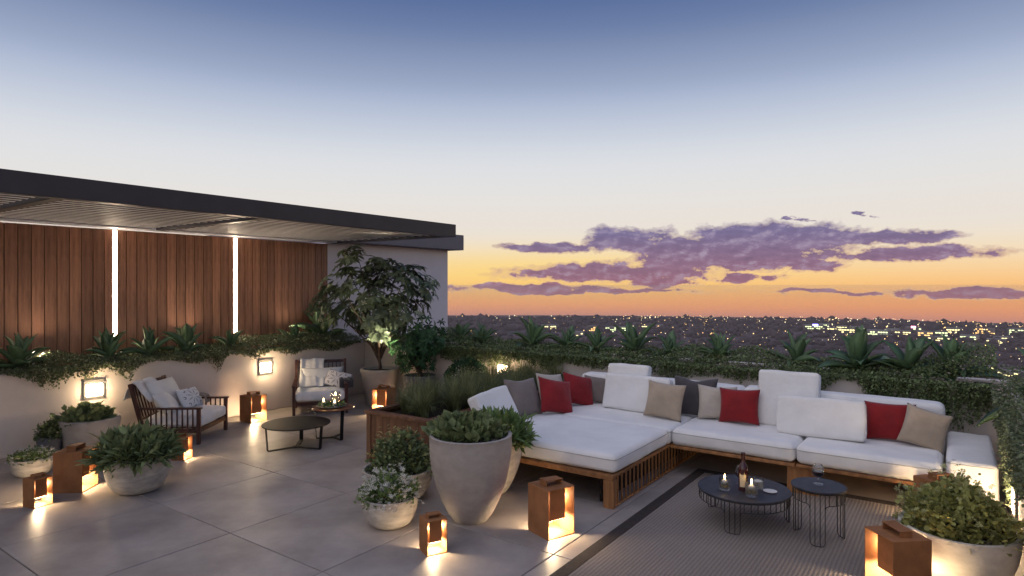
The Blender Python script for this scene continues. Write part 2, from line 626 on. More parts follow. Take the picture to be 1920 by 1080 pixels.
def star_material(name, base, ink):
    """white cotton with a printed eight-petal star, in the cushion's own x/z plane"""
    m, nd, lk, b = nodes_of(name)
    t = nd.new('ShaderNodeTexCoord')
    s = nd.new('ShaderNodeSeparateXYZ')
    lk.new(t.outputs['Object'], s.inputs[0])

    def mth(op, a, c=0., e=None):
        n = nd.new('ShaderNodeMath')
        n.operation = op
        for i, x in enumerate((a, c, e)):
            if x is None:
                continue
            if isinstance(x, (int, float)):
                n.inputs[i].default_value = x
            else:
                lk.new(x, n.inputs[i])
        return n.outputs[0]
    x, z = mth('DIVIDE', s.outputs[0], .17), mth('DIVIDE', mth('SUBTRACT', s.outputs[2], .13), .13)
    th = mth('ARCTAN2', z, x)
    r = mth('SQRT', mth('ADD', mth('MULTIPLY', x, x), mth('MULTIPLY', z, z)))
    k = mth('SUBTRACT', mth('FRACT', mth('DIVIDE', th, PI / 4)), .5)          # petal axis at 0
    across = mth('MULTIPLY', mth('ABSOLUTE', k), mth('MULTIPLY', r, PI / 4 * 2))
    along = mth('ABSOLUTE', mth('SUBTRACT', r, .5))
    dia = mth('SUBTRACT', mth('ADD', mth('MULTIPLY', across, 3.3), along), .36)   # <0 inside the lozenge
    petal = mth('LESS_THAN', dia, 0.)
    hole = mth('MULTIPLY', mth('LESS_THAN', dia, -.13), mth('GREATER_THAN', dia, -.22))
    ink1 = mth('SUBTRACT', petal, hole)
    # curls between the petals
    k2 = mth('SUBTRACT', mth('FRACT', mth('ADD', mth('DIVIDE', th, PI / 4), .5)), .5)
    ax = mth('MULTIPLY', k2, mth('MULTIPLY', r, PI / 4))
    ay = mth('SUBTRACT', r, .98)
    rr = mth('SQRT', mth('ADD', mth('MULTIPLY', ax, ax), mth('MULTIPLY', ay, ay)))
    ring = mth('MULTIPLY', mth('LESS_THAN', mth('ABSOLUTE', mth('SUBTRACT', rr, .11)), .03), mth('LESS_THAN', ay, .04))
    ink_all = mth('MAXIMUM', ink1, ring)
    mx = nd.new('ShaderNodeMix')
    mx.data_type = 'RGBA'
    lk.new(ink_all, mx.inputs[0])
    mx.inputs[6].default_value = (*base, 1)
    mx.inputs[7].default_value = (*ink, 1)
    lk.new(mx.outputs[2], b.inputs['Base Color'])
    b.inputs['Roughness'].default_value = .9


star_material('fabric_star', (.74, .75, .78), (.10, .105, .14))
star_material('fabric_star_brown', (.74, .72, .72), (.07, .05, .05))

# ================================================================== STRUCTURE
XB, Y1, YR, YW = 7.467, 8.5, -.38, 9.3      # back wall, left wall, right wall, clad wall

# ---- the building mass we stand on, and the paved floor
o = MB().box(-9, 8.55, -7, 15, -110, -.06).build('terrace_slab', 'slab')
tag(o, kind='structure')
fl = MB().box(-5, XB + .1, YR - .1, Y1 + .1, -.05, -.014).build('terrace_floor', 'grout')
tag(fl, kind='structure')
xs = [2.635 + 1.115 * k for k in range(-6, 6)]
ys = [2.30 + 1.1125 * k for k in range(-3, 7)]
tile_meshes = {}
for i in range(len(xs) - 1):
    for j in range(len(ys) - 1):
        x0, x1 = max(xs[i], -4.9), min(xs[i + 1], XB + .05)
        y0, y1 = max(ys[j], YR - .05), min(ys[j + 1], Y1 + .05)
        if x1 - x0 < .05 or y1 - y0 < .05:
            continue
        g = .0032
        key = (round(x1 - x0, 3), round(y1 - y0, 3))
        if key not in tile_meshes:
            w, d = (x1 - x0) / 2 - g, (y1 - y0) / 2 - g
            mb = MB()
            c = .003
            vs_ = [(-w, -d, -.02), (w, -d, -.02), (w, d, -.02), (-w, d, -.02),
                   (-w, -d, -c), (w, -d, -c), (w, d, -c), (-w, d, -c),
                   (-w + c, -d + c, 0), (w - c, -d + c, 0), (w - c, d - c, 0), (-w + c, d - c, 0)]
            fs = [(8, 9, 10, 11)]
            for a in range(4):
                n_ = (a + 1) % 4
                fs += [(a, n_, 4 + n_, 4 + a), (4 + a, 4 + n_, 8 + n_, 8 + a)]
            tile_meshes[key] = mb.add(vs_, fs).mesh('tile')
        put('paving_tile', tile_meshes[key], 'concrete_floor', fl, ((x0 + x1) / 2, (y0 + y1) / 2, random.uniform(-.0008, .0008)))


# ---- planter walls
def planter(name, label, boxes, soil):
    t = empty(name, (0, 0, 0), 0, label, 'planter wall')
    for nm, m, b in boxes:
        B(nm, m, t, *b, bevel=.012)
    mb = MB()
    x0, x1, y0, y1, z = soil
    nx, ny = max(2, int((x1 - x0) / .12)), max(2, int((y1 - y0) / .12))
    v = [(x0 + (x1 - x0) * i / nx, y0 + (y1 - y0) * j / ny, z + random.uniform(-.02, .02)) for i in range(nx + 1) for j in range(ny + 1)]
    f_ = [(i * (ny + 1) + j, (i + 1) * (ny + 1) + j, (i + 1) * (ny + 1) + j + 1, i * (ny + 1) + j + 1) for i in range(nx) for j in range(ny)]
    mb.add(v, f_).build('soil', 'soil', t, smooth=True)
    return t


ZT = .93
planter('planter_wall', 'long rendered planter wall below the timber cladding on the left',
        [('wall', 'render_wall', (-4.9, XB, Y1, Y1 + .12, 0, ZT))], (-4.9, XB + .05, Y1 + .12, YW - .002, ZT - .06))
planter('planter_wall', 'rendered planter wall behind the white sofa facing the city',
        [('wall', 'render_wall', (XB, XB + .12, YR - .12, Y1 + .119, 0, ZT - .002)), ('outer_wall', 'render_wall', (8.3, 8.42, -1.4, YW - .004, -.055, ZT - .03))],
        (XB + .12, 8.3, -1.3, YW - .01, ZT - .06))
planter('planter_wall', 'rendered planter wall at the right edge beside the white ottoman',
        [('wall', 'render_wall', (.9, XB - .002, YR - .12, YR, 0, ZT)), ('outer_wall', 'render_wall', (.9, 8.298, -1.4, -1.302, -.055, ZT - .03))],
        (.9, XB + .12, -1.3, YR - .12, ZT - .06))

# ---- house with clad wall
t = empty('building', (0, 0, 0), 0, 'pale rendered roof building with flat grey cornice beyond the potted tree', 'building')
B('wall', 'white_wall', t, 7.265, 10.6, YW, 14, -.05, 2.70, .006)
B('rear_wall', 'white_wall', t, -4.9, 7.263, YW + .07, 14, -.05, 2.66, .006)
B('cornice', 'cornice_grey', t, 7.45, 10.78, 8.98, 14.2, 2.702, 3.04, .006)
t = empty('timber_cladding', (0, YW, 0), 0, 'dark brown vertical timber board cladding under the pergola', 'cladding')
B('backing', 'black_metal', t, -4.9, 7.262, .03, .068, ZT - .05, 2.655, 0)
x = 2.55 - .1355 * 24
pm = MB().box(.005, .1305, 0, .028, ZT - .08, 2.665).mesh('plank')
led_slots = [(3.735, 3.79), (5.475, 5.535)]
while x < 7.2:
    hit = [s for s in led_slots if s[0] < x + .13 and s[1] > x + .004]
    if hit:
        a, b = hit[0]
        if a - x > .02:
            MB().box(.0035, a - x - .002, 0, .028, ZT - .08, 2.665).build('plank', 'cladding', t, loc=(x, 0, 0))
        if x + .132 - b > .02:
            MB().box(b - x + .002, .132, 0, .028, ZT - .08, 2.665).build('plank', 'cladding', t, loc=(x, 0, 0))
    else:
        o = put('plank', pm, 'cladding', t, (x, random.uniform(-.0015, .0015), 0))
        bv = None
    x += .1355
for (a, b), lab in zip(led_slots, ('tall glowing LED strip let into the cladding, nearer the left edge', 'tall glowing LED strip let into the cladding, nearer the potted tree')):
    t = empty('led_strip', ((a + b) / 2, YW, 0), 0, lab, 'LED strip', 'LED strips in the timber wall')
    B('channel', 'lamp_frame', t, a - (a + b) / 2, b - (a + b) / 2, .012, .029, 1.02, 2.66, 0)
    B('diffuser', 'led_white', t, a - (a + b) / 2 + .006, b - (a + b) / 2 - .006, -.001, .0118, 1.025, 2.655, 0)

# ---- pergola
t = empty('pergola', (0, 0, 0), 0, 'dark metal pergola with white louvre roof over the lounge chairs', 'pergola')
ZP = 2.665
B('fascia', 'pergola_dark', t, -4.9, 7.42, 6.34, 6.44, ZP, ZP + .195, .004)
B('end_beam', 'pergola_dark', t, 7.32, 7.42, 6.442, 9.25, ZP, ZP + .19, .003)
B('ledger', 'louvre', t, -4.9, 7.30, 9.05, 9.298, ZP + .012, ZP + .16, .003)
beams = [-2.0, .1, 2.17, 4.23]
for bx in beams:
    B('cross_beam', 'pergola_dark', t, bx - .05, bx + .05, 6.442, 9.048, ZP + .008, ZP + .17, .003)
edges = [-4.9] + beams + [7.37]
bl, sl = {}, {}
nb = 15
for i in range(len(edges) - 1):
    L = edges[i + 1] - edges[i] - .17
    key = round(L, 3)
    if key not in bl:
        bl[key] = MB().box(-L / 2, L / 2, -.070, .070, -.009, .009, Matrix.Rotation(R(-9), 4, 'X')).mesh('blade')
        sl[key] = MB().box(-L / 2 + .02, L / 2 - .02, -.004, .004, -.0035, .003).mesh('shade_line')  # thin dark bar added to draw the shaded gap between blades
    for k in range(nb):
        put('louvre_blade', bl[key], 'louvre', t, ((edges[i] + edges[i + 1]) / 2, 6.56 + k * .172, ZP + .055))
        if k < nb:
            put('blade_shade_line', sl[key], 'pergola_dark', t, ((edges[i] + edges[i + 1]) / 2, 6.56 + .0735 + k * .172, ZP + .055 - .0235))


# ---- recessed wall lamps
def own_light(name, kind, power, colr, parent, loc, soft):
    l = bpy.data.lights.new(name, kind)
    l.energy = power
    l.color = colr
    l.shadow_soft_size = soft
    o = bpy.data.objects.new(name, l)
    o.location = loc
    return link(o, parent)


def wall_lamp(x, y, z, rz, label, power=10.):
    t = empty('wall_light', (x, y, z), rz, label, 'wall light', 'recessed square wall lights')
    w = .115
    f = MB()
    f.box(-w, w, -.018, 0, w - .055, w).box(-w, w, -.018, 0, -w, -w + .03).box(-w, -w + .026, -.018, 0, -w + .03, w - .055).box(w - .026, w, -.018, 0, -w + .03, w - .055)
    f.build('frame', 'lamp_frame', t, bevel=.003)
    B('diffuser', 'wall_lamp', t, -w + .027, w - .027, -.024, -.0015, -w + .031, w - .056, 0)
    own_light('lamp_light', 'POINT', power, WARM, t, (0, -.085, -.01), .04)
    for sx in (-1, 1):
        for sz in (-1, 1):
            MB().lathe([(.005, 0), (.005, .003), (.002, .004)], 8).build('screw', 'pergola_dark', t, loc=(sx * (w - .013), -.018, sz * (w - .013)), rot=(R(90), 0, 0))


# small uplights in the bed wash the boards and the louvres
for ux, lab in ((2.85, 'small black uplight in the bed at the left end of the cladding'), (4.70, 'small black uplight in the bed midway between the LED strips'), (6.35, 'small black uplight in the bed near the right end of the cladding')):
    t = empty('planter_uplight', (ux, 9.08, ZT - .06), 0, lab, 'uplight', 'uplights in the bed below the cladding')
    MB().lathe([(0, -.03), (.010, -.03), (.010, .07), (.026, .075), (.030, .10), (.030, .14), (.026, .14), (.024, .11), (0, .105)], 18, cap=False).build('housing', 'black_metal', t, smooth=True)
    sp = own_light('lamp_light', 'SPOT', 38, (1.0, .82, .62), t, (0, 0, .145), .03)
    sp.data.spot_size = R(140)
    sp.data.spot_blend = 1.0
    sp.rotation_euler = Vector((0, -.45, 1)).to_track_quat('-Z', 'Y').to_euler()
wall_lamp(3.205, Y1, .65, 0, 'glowing square wall light on the planter wall left of the nearer armchair')
wall_lamp(5.51, Y1, .675, 0, 'glowing square wall light between the two armchairs')
wall_lamp(XB, 5.46, .66, R(-90), 'glowing square wall light low behind the ornamental grass')
wall_lamp(5.75, YR, .36, R(180), 'bright wall light on the right planter wall beside the leafy bowl', 9.)

# ================================================================== city and land beyond
mat('land', (.06, .042, .05), .95, .3, .004, detail=9)
mat('woodland', (.05, .036, .042), .95, .2, .02, island=.15)
mat('far_hills', (.14, .10, .11), .95, .1, .001)
mat('city_block', (.20, .17, .17), .9, .1, .05, obj_rand=.5)


def land_z(r, a):
    w = math.sin(a * 7 + 1) * .5 + math.sin(a * 17.3) * .3 + math.sin(a * 41) * .2
    if r < 900:
        z = -112 + 2 * w
    elif r < 1900:
        u = (r - 900) / 1000
        z = -112 + 13 * u * u * (3 - 2 * u) + 2 * w
    elif r < 2300:
        z = -99 - (r - 1900) * .02 + 3 * w
    else:
        z = -107 - (r - 2300) * .12
    return z


rad = [0, 12, 40, 120, 300, 500, 650, 750, 850, 950, 1050, 1150, 1250, 1350, 1450, 1550, 1650, 1750, 1850, 1900, 1950, 2050, 2300, 2700, 3200]
NA = 180
v, f_ = [], []
for i, r_ in enumerate(rad):
    for k in range(NA):
        a = 2 * PI * k / NA
        v.append((r_ * math.cos(a), r_ * math.sin(a), land_z(r_, a)))
for i in range(len(rad) - 1):
    for k in range(NA):
        k2 = (k + 1) % NA
        f_.append((i * NA + k, i * NA + k2, (i + 1) * NA + k2, (i + 1) * NA + k))
tag(MB().add(v[:], f_).build('terrain', 'land', smooth=True), kind='structure')

# far ridge
v, f_ = [], []
NS = 240
for k in range(NS + 1):
    a = -PI * .55 + PI * 1.25 * k / NS
    top = -146 + 3 * math.sin(a * 3.1 + .4) + 3 * math.sin(a * 9 + 2) + 1.6 * math.sin(a * 23) + 1.2 * math.sin(a * 51)
    for rr, zz in ((2780, -250), (2900, top), (3150, -250)):
        v.append((rr * math.cos(a), rr * math.sin(a), zz))
for k in range(NS):
    for j in range(2):
        f_.append((3 * k + j, 3 * k + 3 + j, 3 * k + 4 + j, 3 * k + 1 + j))
tag(MB().add(v, f_).build('distant_hills', 'far_hills', smooth=True), kind='structure')


def view_polar(u_px, dist):
    a = YAW - math.atan((u_px - 960) / 1163)
    return a, dist * math.cos(a), dist * math.sin(a)


# wooded suburbs: a mass of tree crowns over the land
n = 5200
a = YAW - np.arctan(rng.uniform(-1150, 1150, n) / 1163)
rr = 560 + 1420 * np.sqrt(rng.uniform(0, 1, n))
rr[:900] = rng.uniform(1830, 1990, 900)
zz = np.array([land_z(r_, a_) for r_, a_ in zip(rr, a)])
pos = np.stack([rr * np.cos(a), rr * np.sin(a), zz + 2.], 1)
ico = bpy.data.meshes.new('i')
import bmesh
bm = bmesh.new()
bmesh.ops.create_icosphere(bm, subdivisions=1, radius=1)
bm.verts.ensure_lookup_table()
iv = [tuple(x.co) for x in bm.verts]
if_ = [tuple(q.index for q in p.verts) for p in bm.faces]
bm.free()
S = np.stack([rng.uniform(5, 13, n), rng.uniform(5, 13, n), rng.uniform(4, 9, n)], 1)
S[:900, 2] = rng.uniform(4, 17, 900) * rng.uniform(.4, 1, 900)
S[:900, :2] *= rng.uniform(.6, 1.6, (900, 1))
me = scatter_mesh('woodland', iv, if_, frames(rdir(n, -.2, .2), np.tile([0., 0, 1], (n, 1)), S), pos)
tag(put('woodland', me, 'woodland'), 'dark wooded suburb spreading to the horizon beyond the terrace', 'woodland', kind='stuff')

# street and window lights of the suburb: too many and small to count
for nm, colr, st, cnt, lab in (('street_lights', (1.0, .62, .22), 4.5, 420, 'scattered amber street lights of the dusk suburb'),
                               ('house_lights', (1.0, .85, .50), 3.6, 330, 'scattered pale house lights of the dusk suburb')):
    emit(nm, colr, st)
    u = rng.uniform(820, 2100, cnt)
    cl = rng.uniform(1150, 1980, 16)
    grp = rng.uniform(0, 1, cnt) < .5
    u = np.where(grp, rng.choice(cl, cnt) + rng.normal(0, 26, cnt), u)
    a = YAW - np.arctan((u - 960) / 1163)
    rr = np.where(rng.uniform(0, 1, cnt) < .55, rng.uniform(1250, 1960, cnt), rng.uniform(700, 1400, cnt))
    rr[: cnt // 4] = rng.uniform(1780, 1960, cnt // 4)
    z = np.array([land_z(r_, a_) for r_, a_ in zip(rr, a)]) + rng.uniform(8, 13, cnt)
    s = rng.uniform(.25, .6, cnt) ** 1 * rng.choice([.9, 1.2, 2.0], cnt) * rr / 1500
    me = scatter_mesh(nm, OCTA[0], OCTA[1], frames(rdir(cnt), np.tile([0., 0, 1], (cnt, 1)), s), np.stack([rr * np.cos(a), rr * np.sin(a), z], 1))
    tag(put(nm, me, nm), lab, 'lights', kind='stuff')

# office blocks with rows of lit windows
WIN = [((1.0, .86, .38), 2.6), ((.82, .95, .48), 2.2), ((1.0, .60, .2), 2.4)]
for k, (c, s) in enumerate(WIN):
    emit('lit_pane_%d' % k, c, s)
emit('sign_blue', (.25, .22, 1.0), 9)
emit('sign_red', (1.0, .12, .06), 7)
emit('sign_pink', (1.0, .35, .6), 6)
BLD = [  # px centre, base row, px width, px height, pane colour, description
    (1030, 612, 26, 6, 0), (1145, 618, 20, 8, 1), (1172, 619, 22, 9, 1), (1112, 616, 18, 7, 2), (1078, 626, 30, 6, 0), (1210, 614, 14, 7, 0), (1236, 612, 12, 6, 2),
    (1528, 617, 34, 9, 1), (1560, 618, 16, 6, 0), (1545, 612, 18, 7, 1), (1590, 624, 22, 10, 0), (1607, 622, 24, 11, 1), (1578, 616, 18, 7, 0), (1643, 628, 38, 10, 1),
    (1624, 626, 16, 6, 0), (1672, 622, 24, 7, 1), (1690, 628, 30, 9, 0), (1712, 619, 26, 7, 1), (1735, 630, 24, 10, 2), (1765, 626, 20, 7, 1), (1790, 620, 26, 7, 0),
    (1836, 624, 12, 13, 2), (1857, 624, 14, 12, 2), (1818, 632, 30, 6, 1), (1880, 634, 24, 6, 0), (1908, 622, 26, 9, 1), (1868, 638, 30, 5, 0), (1760, 635, 34, 5, 0),
    (1660, 632, 22, 5, 2), (1895, 700, 40, 6, 0), (1850, 690, 22, 5, 0)]
wpane = MB().add([(0, 0, 0), (1, 0, 0), (1, 0, 1), (0, 0, 1)], [(0, 1, 2, 3)])
SIDE = ['leftmost', 'next']
for q, (u, vb, wp, hp, kc) in enumerate(BLD):
    dep = (vb - 536) / 1163
    dist = None
    for r_ in range(600, 1990, 5):
        if (1.9 - land_z(r_, 0.2)) / r_ <= dep * math.cos(math.atan((u - 960) / 1163)) + .004:
            dist = r_
            break
    dist = dist or 1850
    ang, bx, by = view_polar(u, dist)
    fd = dist * math.cos(math.atan((u - 960) / 1163))
    W, H = wp * fd / 1163, hp * fd / 1163 + 4
    z0 = land_z(dist, ang) - 1
    names = ['yellow lit office block', 'pale green lit office block', 'amber lit apartment block']
    zone = 'near the potted tree' if u < 1060 else 'above the sofa corner' if u < 1300 else 'in mid skyline' if u < 1640 else 'near the right edge'
    t = empty('office_block', (bx, by, z0), ang - R(90) + R(random.uniform(-14, 14)), names[kc] + ' among the far city lights ' + zone, 'building', names[kc] + 's far off ' + zone)
    D = W * random.uniform(.5, .8)
    B('wall', 'city_block', t, -W / 2, W / 2, 0, D, 0, H, 0)
    B('roof', 'slab', t, -W / 2 + .5, W / 2 - .5, .5, D - .5, H + .01, H + .8, 0)
    rows = max(2, int(H / 4.2))
    cols = max(4, int(W / 4.5))
    for ri in range(rows):
        mb = MB()
        for ci in range(cols):
            if random.random() < .62:
                x0 = -W / 2 + (ci + .12) * W / cols
                zz_ = 1.5 + (ri + .2) * (H - 2) / rows
                mb.box(x0, x0 + W / cols * .76, -.15, -.03, zz_, zz_ + (H - 2) / rows * .5)
        if mb.v:
            mb.build('window_row', 'lit_pane_%d' % kc, t)
    if u in (1528, 1612, 1712):
        sg = {1528: 'sign_blue', 1712: 'sign_pink'}.get(u)
        if sg:
            MB().box(-W * .12, W * .16, -.3, -.1, H - 1, H + 3).build('roof_sign', sg, t)

# ================================================================== SOFA
def cushion_mesh(hx, hy, hz, r, bulge=.02, n=13, sag=0., wr=.007):
    """rounded box, gently over-stuffed"""
    g = [-1, -.985, -.96, -.92, -.86, -.78] + [-.68 + 1.36 * k / 13 for k in range(14)] + [.78, .86, .92, .96, .985, 1]
    sd = random.uniform(0, 50)
    idx, vs_, fs = {}, [], []

    def vid(p):
        key = tuple(round(c, 5) for c in p)
        if key not in idx:
            q = np.array([p[0] * hx, p[1] * hy, p[2] * hz])
            hv = np.array([hx, hy, hz])
            inner = np.clip(q, -(hv - r), hv - r)
            d = q - inner
            L = np.linalg.norm(d)
            pos = inner + (d / L * r if L > 1e-9 else 0)
            nx, ny, nz = p
            bz = bulge * (1 - nx ** 2) ** .6 * (1 - ny ** 2) ** .6
            pos[2] += bz * nz - sag * math.exp(-((nx - .1) ** 2 + ny ** 2) * 3) * (nz > 0)
            pos[0] += bulge * .7 * nx * (1 - nz ** 2) * (1 - ny ** 4) * (abs(nx) ** 3)
            pos[1] += bulge * .7 * ny * (1 - nz ** 2) * (1 - nx ** 4) * (abs(ny) ** 3)
            # soft puckers that fan in from the seams
            w1 = mnoise.noise(Vector((pos[0] * 5 + sd, pos[1] * 5, pos[2] * 5)))
            w2 = mnoise.noise(Vector((pos[0] * 13 + sd, pos[1] * 13, pos[2] * 13 + 9)))
            nv = np.array([nx if abs(nx) > .97 else 0, ny if abs(ny) > .97 else 0, nz if abs(nz) > .97 else 0])
            pos += nv * (wr * w1 + wr * .45 * w2 * (max(abs(nx), abs(ny)) > .5))
            idx[key] = len(vs_)
            vs_.append(tuple(pos))
        return idx[key]
    for ax in range(3):
        for s_ in (-1, 1):
            for i in range(len(g) - 1):
                for j in range(len(g) - 1):
                    q = []
                    for a, b in ((i, j), (i + 1, j), (i + 1, j + 1), (i, j + 1)):
                        p = [0, 0, 0]
                        p[ax] = s_
                        p[(ax + 1) % 3] = g[a]
                        p[(ax + 2) % 3] = g[b]
                        q.append(vid(tuple(p)))
                    fs.append(tuple(q if s_ > 0 else q[::-1]))
    return MB().add(vs_, fs).mesh('cushion', True)


def piping(parent, hx, hy, z, r, rad=.0035, off=.004, bulge=0.):
    pts = []
    c = r * .9
    for sx, sy, a0 in ((1, 1, 0), (-1, 1, 90), (-1, -1, 180), (1, -1, 270)):
        for k in range(5):
            a = R(a0 + k * 22.5)
            pts.append((sx * (hx - c) + math.cos(a) * (c + off), sy * (hy - c) + math.sin(a) * (c + off), z))
    fine = []
    for i in range(len(pts)):
        p, q = Vector(pts[i]), Vector(pts[(i + 1) % len(pts)])
        m = max(1, int((q - p).length / .08))
        fine += [p.lerp(q, k / m) for k in range(m)]
    for p in fine:
        nx, ny = max(-1, min(1, p.x / hx)), max(-1, min(1, p.y / hy))
        p.x += bulge * nx * abs(nx) ** 3 * (1 - ny ** 4)
        p.y += bulge * ny * abs(ny) ** 3 * (1 - nx ** 4)
    pts = fine
    return MB().tube(pts, rad, 5, closed=True).build('piping', 'fabric_seam', parent, smooth=True)


def box_cushion(name, parent, x0, x1, y0, y1, z0, z1, r=.055, bulge=.02, seams=True, sag=0.):
    hx, hy, hz = (x1 - x0) / 2, (y1 - y0) / 2, (z1 - z0) / 2
    o = put(name, cushion_mesh(hx, hy, hz, min(r, hz * .98), bulge, sag=sag), 'fabric_white', parent, ((x0 + x1) / 2, (y0 + y1) / 2, (z0 + z1) / 2))
    if seams:
        piping(o, hx - .006, hy - .006, hz * .50, min(r, hz), .0035, .0065, bulge * .62)
    return o


sofa = empty('sectional_sofa', (0, 0, 0), 0, 'white L-shaped outdoor sofa with slatted timber base and wide chaise', 'sofa')
CX0, CY0, CY1 = 4.79, 2.345, 4.24
SZ = .285
# chaise deck
B('front_rail', 'teak', sofa, CX0, CX0 + .06, CY0 + .002, CY1, SZ - .045, SZ, .004)
B('deck_board', 'teak', sofa, CX0 + .062, 7.0, CY0 + .03, CY1, SZ - .03, SZ - .004, .003)
B('corner_post', 'teak_z', sofa, CX0, CX0 + .075, CY0, CY0 + .095, 0, SZ - .047, .003)
B('corner_post', 'teak_z', sofa, CX0, CX0 + .075, CY1 - .08, CY1, 0, SZ - .047, .003)
B('top_rail', 'teak', sofa, CX0 + .062, 6.98, CY0 - .002, CY0 + .028, SZ - .024, SZ + .002, .003)
B('bottom_rail', 'teak', sofa, CX0 + .077, 6.98, CY0 + .002, CY0 + .026, .006, .026, .003)
sm = MB().box(-.009, .009, 0, .012, .0265, SZ - .0245).mesh('slat')
for k in range(26):
    put('slat', sm, 'teak_z', sofa, (CX0 + .10 + k * .0845, CY0 + .001, 0))
B('slat_shade_panel', 'black_metal', sofa, CX0 + .10, 6.95, CY0 + .16, CY0 + .18, .01, SZ - .035, 0)  # black sheet added behind the slats as the shade under the deck
# seat decks
for y0, y1 in ((1.165, 2.335), (.065, 1.155)):
    B('seat_deck', 'teak', sofa, 6.07, 7.18, y0, y1, SZ - .03, SZ, .004)
B('back_support', 'teak', sofa, 7.10, 7.20, .07, CY1 - .35, 0, SZ - .032, .004)
B('leg_panel', 'teak_z', sofa, 6.12, 6.16, .98, 1.24, 0, SZ - .032, .004)
B('leg_panel', 'teak_z', sofa, 6.12, 6.98, .09, .14, 0, SZ - .032, .004)
# cushions
box_cushion('chaise_cushion', sofa, CX0 + .02, 6.045, CY0 - .005, CY1, SZ + .003, .452, .045, .010, sag=.006)
box_cushion('corner_cushion', sofa, 6.055, 6.97, CY0 - .01, 3.86, SZ + .003, .452, .042, .008)
box_cushion('seat_cushion', sofa, 6.065, 6.97, 1.165, 2.325, SZ + .003, .455, .05, .010, sag=.012)
box_cushion('seat_cushion', sofa, 6.065, 6.97, .07, 1.155, SZ + .003, .455, .05, .010, sag=.012)
box_cushion('back_cushion', sofa, 6.955, 7.20, .055, 1.86, SZ + .003, .80, .055, .010, seams=False)
box_cushion('back_cushion', sofa, 6.955, 7.20, 1.87, 3.86, SZ + .003, .787, .05, .010, seams=False)

t = empty('ottoman', (6.72, -.13, 0), 0, 'white upholstered ottoman block at the right end of the sofa', 'ottoman')
put('cushion_top', cushion_mesh(.62, .165, .205, .035, .008), 'fabric_white', t, (0, 0, .293))
B('plinth', 'dark_wood', t, -.58, .58, -.14, .14, 0, .09, .004)
piping(t, .615, .16, .475, .04, .0028)


# ---- loose cushions
def pillow_mesh(w, h, t, pinch=.09, seed=0, dip=0.):
    r_ = random.Random(seed)
    n = 18
    ph = [r_.uniform(0, 6) for _ in range(6)]
    vs_, fs = [], []
    for side in (-1, 1):
        for i in range(n + 1):
            for j in range(n + 1):
                x, y = -1 + 2 * i / n, -1 + 2 * j / n
                x = math.copysign(abs(x) ** .85, x)
                y = math.copysign(abs(y) ** .85, y)
                px = x * (1 - pinch * (1 - y * y))
                pz = y * (1 - pinch * (1 - x * x))
                if dip and y > 0:
                    pz -= dip * math.exp(-(x * 2.2) ** 2) * y ** 2
                e = max(0., (1 - x ** 2) * (1 - y ** 2))
                th = t * e ** .42 * (1 + .10 * math.sin(3 * x + ph[0]) * math.cos(2.6 * y + ph[1]))
                # creases running in from the corners
                th *= 1 - .10 * math.exp(-((abs(x) - abs(y)) * 5) ** 2) * (abs(x) > .45)
                th += .010 * t * math.sin(17 * x + ph[2]) * math.sin(13 * y + ph[3]) * e
                vs_.append((px * w / 2, side * th / 2, h / 2 + pz * h / 2))
    m = (n + 1) * (n + 1)
    for s_ in range(2):
        for i in range(n):
            for j in range(n):
                a = s_ * m + i * (n + 1) + j
                q = (a, a + n + 1, a + n + 2, a + 1)
                fs.append(q if s_ == 0 else q[::-1])
    me = MB().add(vs_, fs)
    k = me.mesh('pillow', True)
    bm_ = bmesh.new()
    bm_.from_mesh(k)
    bmesh.ops.remove_doubles(bm_, verts=bm_.verts, dist=.0006)
    bm_.to_mesh(k)
    bm_.free()
    k.polygons.foreach_set('use_smooth', [True] * len(k.polygons))
    return k


def place(o, loc, yaw, tilt, roll=0.):
    M = Matrix.Rotation(R(yaw), 4, 'Z') @ Matrix.Rotation(R(-tilt), 4, 'X') @ Matrix.Rotation(R(roll), 4, 'Y')
    o.location = loc
    o.rotation_euler = M.to_euler()


_ps = [0]


def pillow(m, w, h, t, loc, yaw, tilt, roll, label, pinch=.09, dip=0.):
    _ps[0] += 1
    o = put('cushion', pillow_mesh(w, h, t, pinch, _ps[0], dip), m)
    place(o, loc, yaw, tilt, roll)
    return tag(o, label, 'cushion', 'loose cushions on the sofa')


def slab(w, h, t, loc, yaw, tilt, roll, label):
    o = put('back_pillow', cushion_mesh(w / 2, t / 2, h / 2, .028, .008), 'fabric_white')
    M = Matrix.Rotation(R(yaw), 4, 'Z') @ Matrix.Rotation(R(-tilt), 4, 'X') @ Matrix.Rotation(R(roll), 4, 'Y')
    o.location = Vector(loc) + M.to_3x3() @ Vector((0, 0, h / 2))
    o.rotation_euler = M.to_euler()
    return tag(o, label, 'cushion', 'loose cushions on the sofa')


ZC = .456
slab(.52, .50, .13, (6.84, 3.17, ZC), -90, 10, 0, 'tall white cushion standing above the sofa back near its left end')
slab(.80, .40, .15, (6.66, 2.98, ZC), -92, 14, 0, 'long white cushion leaning in front of the tall one at the sofa corner')
pillow('fabric_tan', .46, .40, .15, (6.43, 2.57, ZC), -97, 14, 2, 'tan square cushion right of the long white one, nearest the chaise')
pillow('fabric_charcoal', .50, .44, .15, (6.74, 2.33, ZC), -90, 12, 0, 'dark taupe cushion with pointed corners behind the tan cushions', dip=.14)
pillow('fabric_beige', .42, .37, .15, (6.72, 2.06, ZC), -62, 12, 3, 'light beige cushion between the dark one and a red one', dip=.05)
pillow('fabric_red', .42, .37, .15, (6.66, 1.82, ZC), -90, 14, -2, 'red cushion in the middle of the long sofa back')
slab(.58, .56, .14, (6.82, 1.38, ZC), -90, 12, 0, 'tall white square cushion rising above the sofa back at the middle')
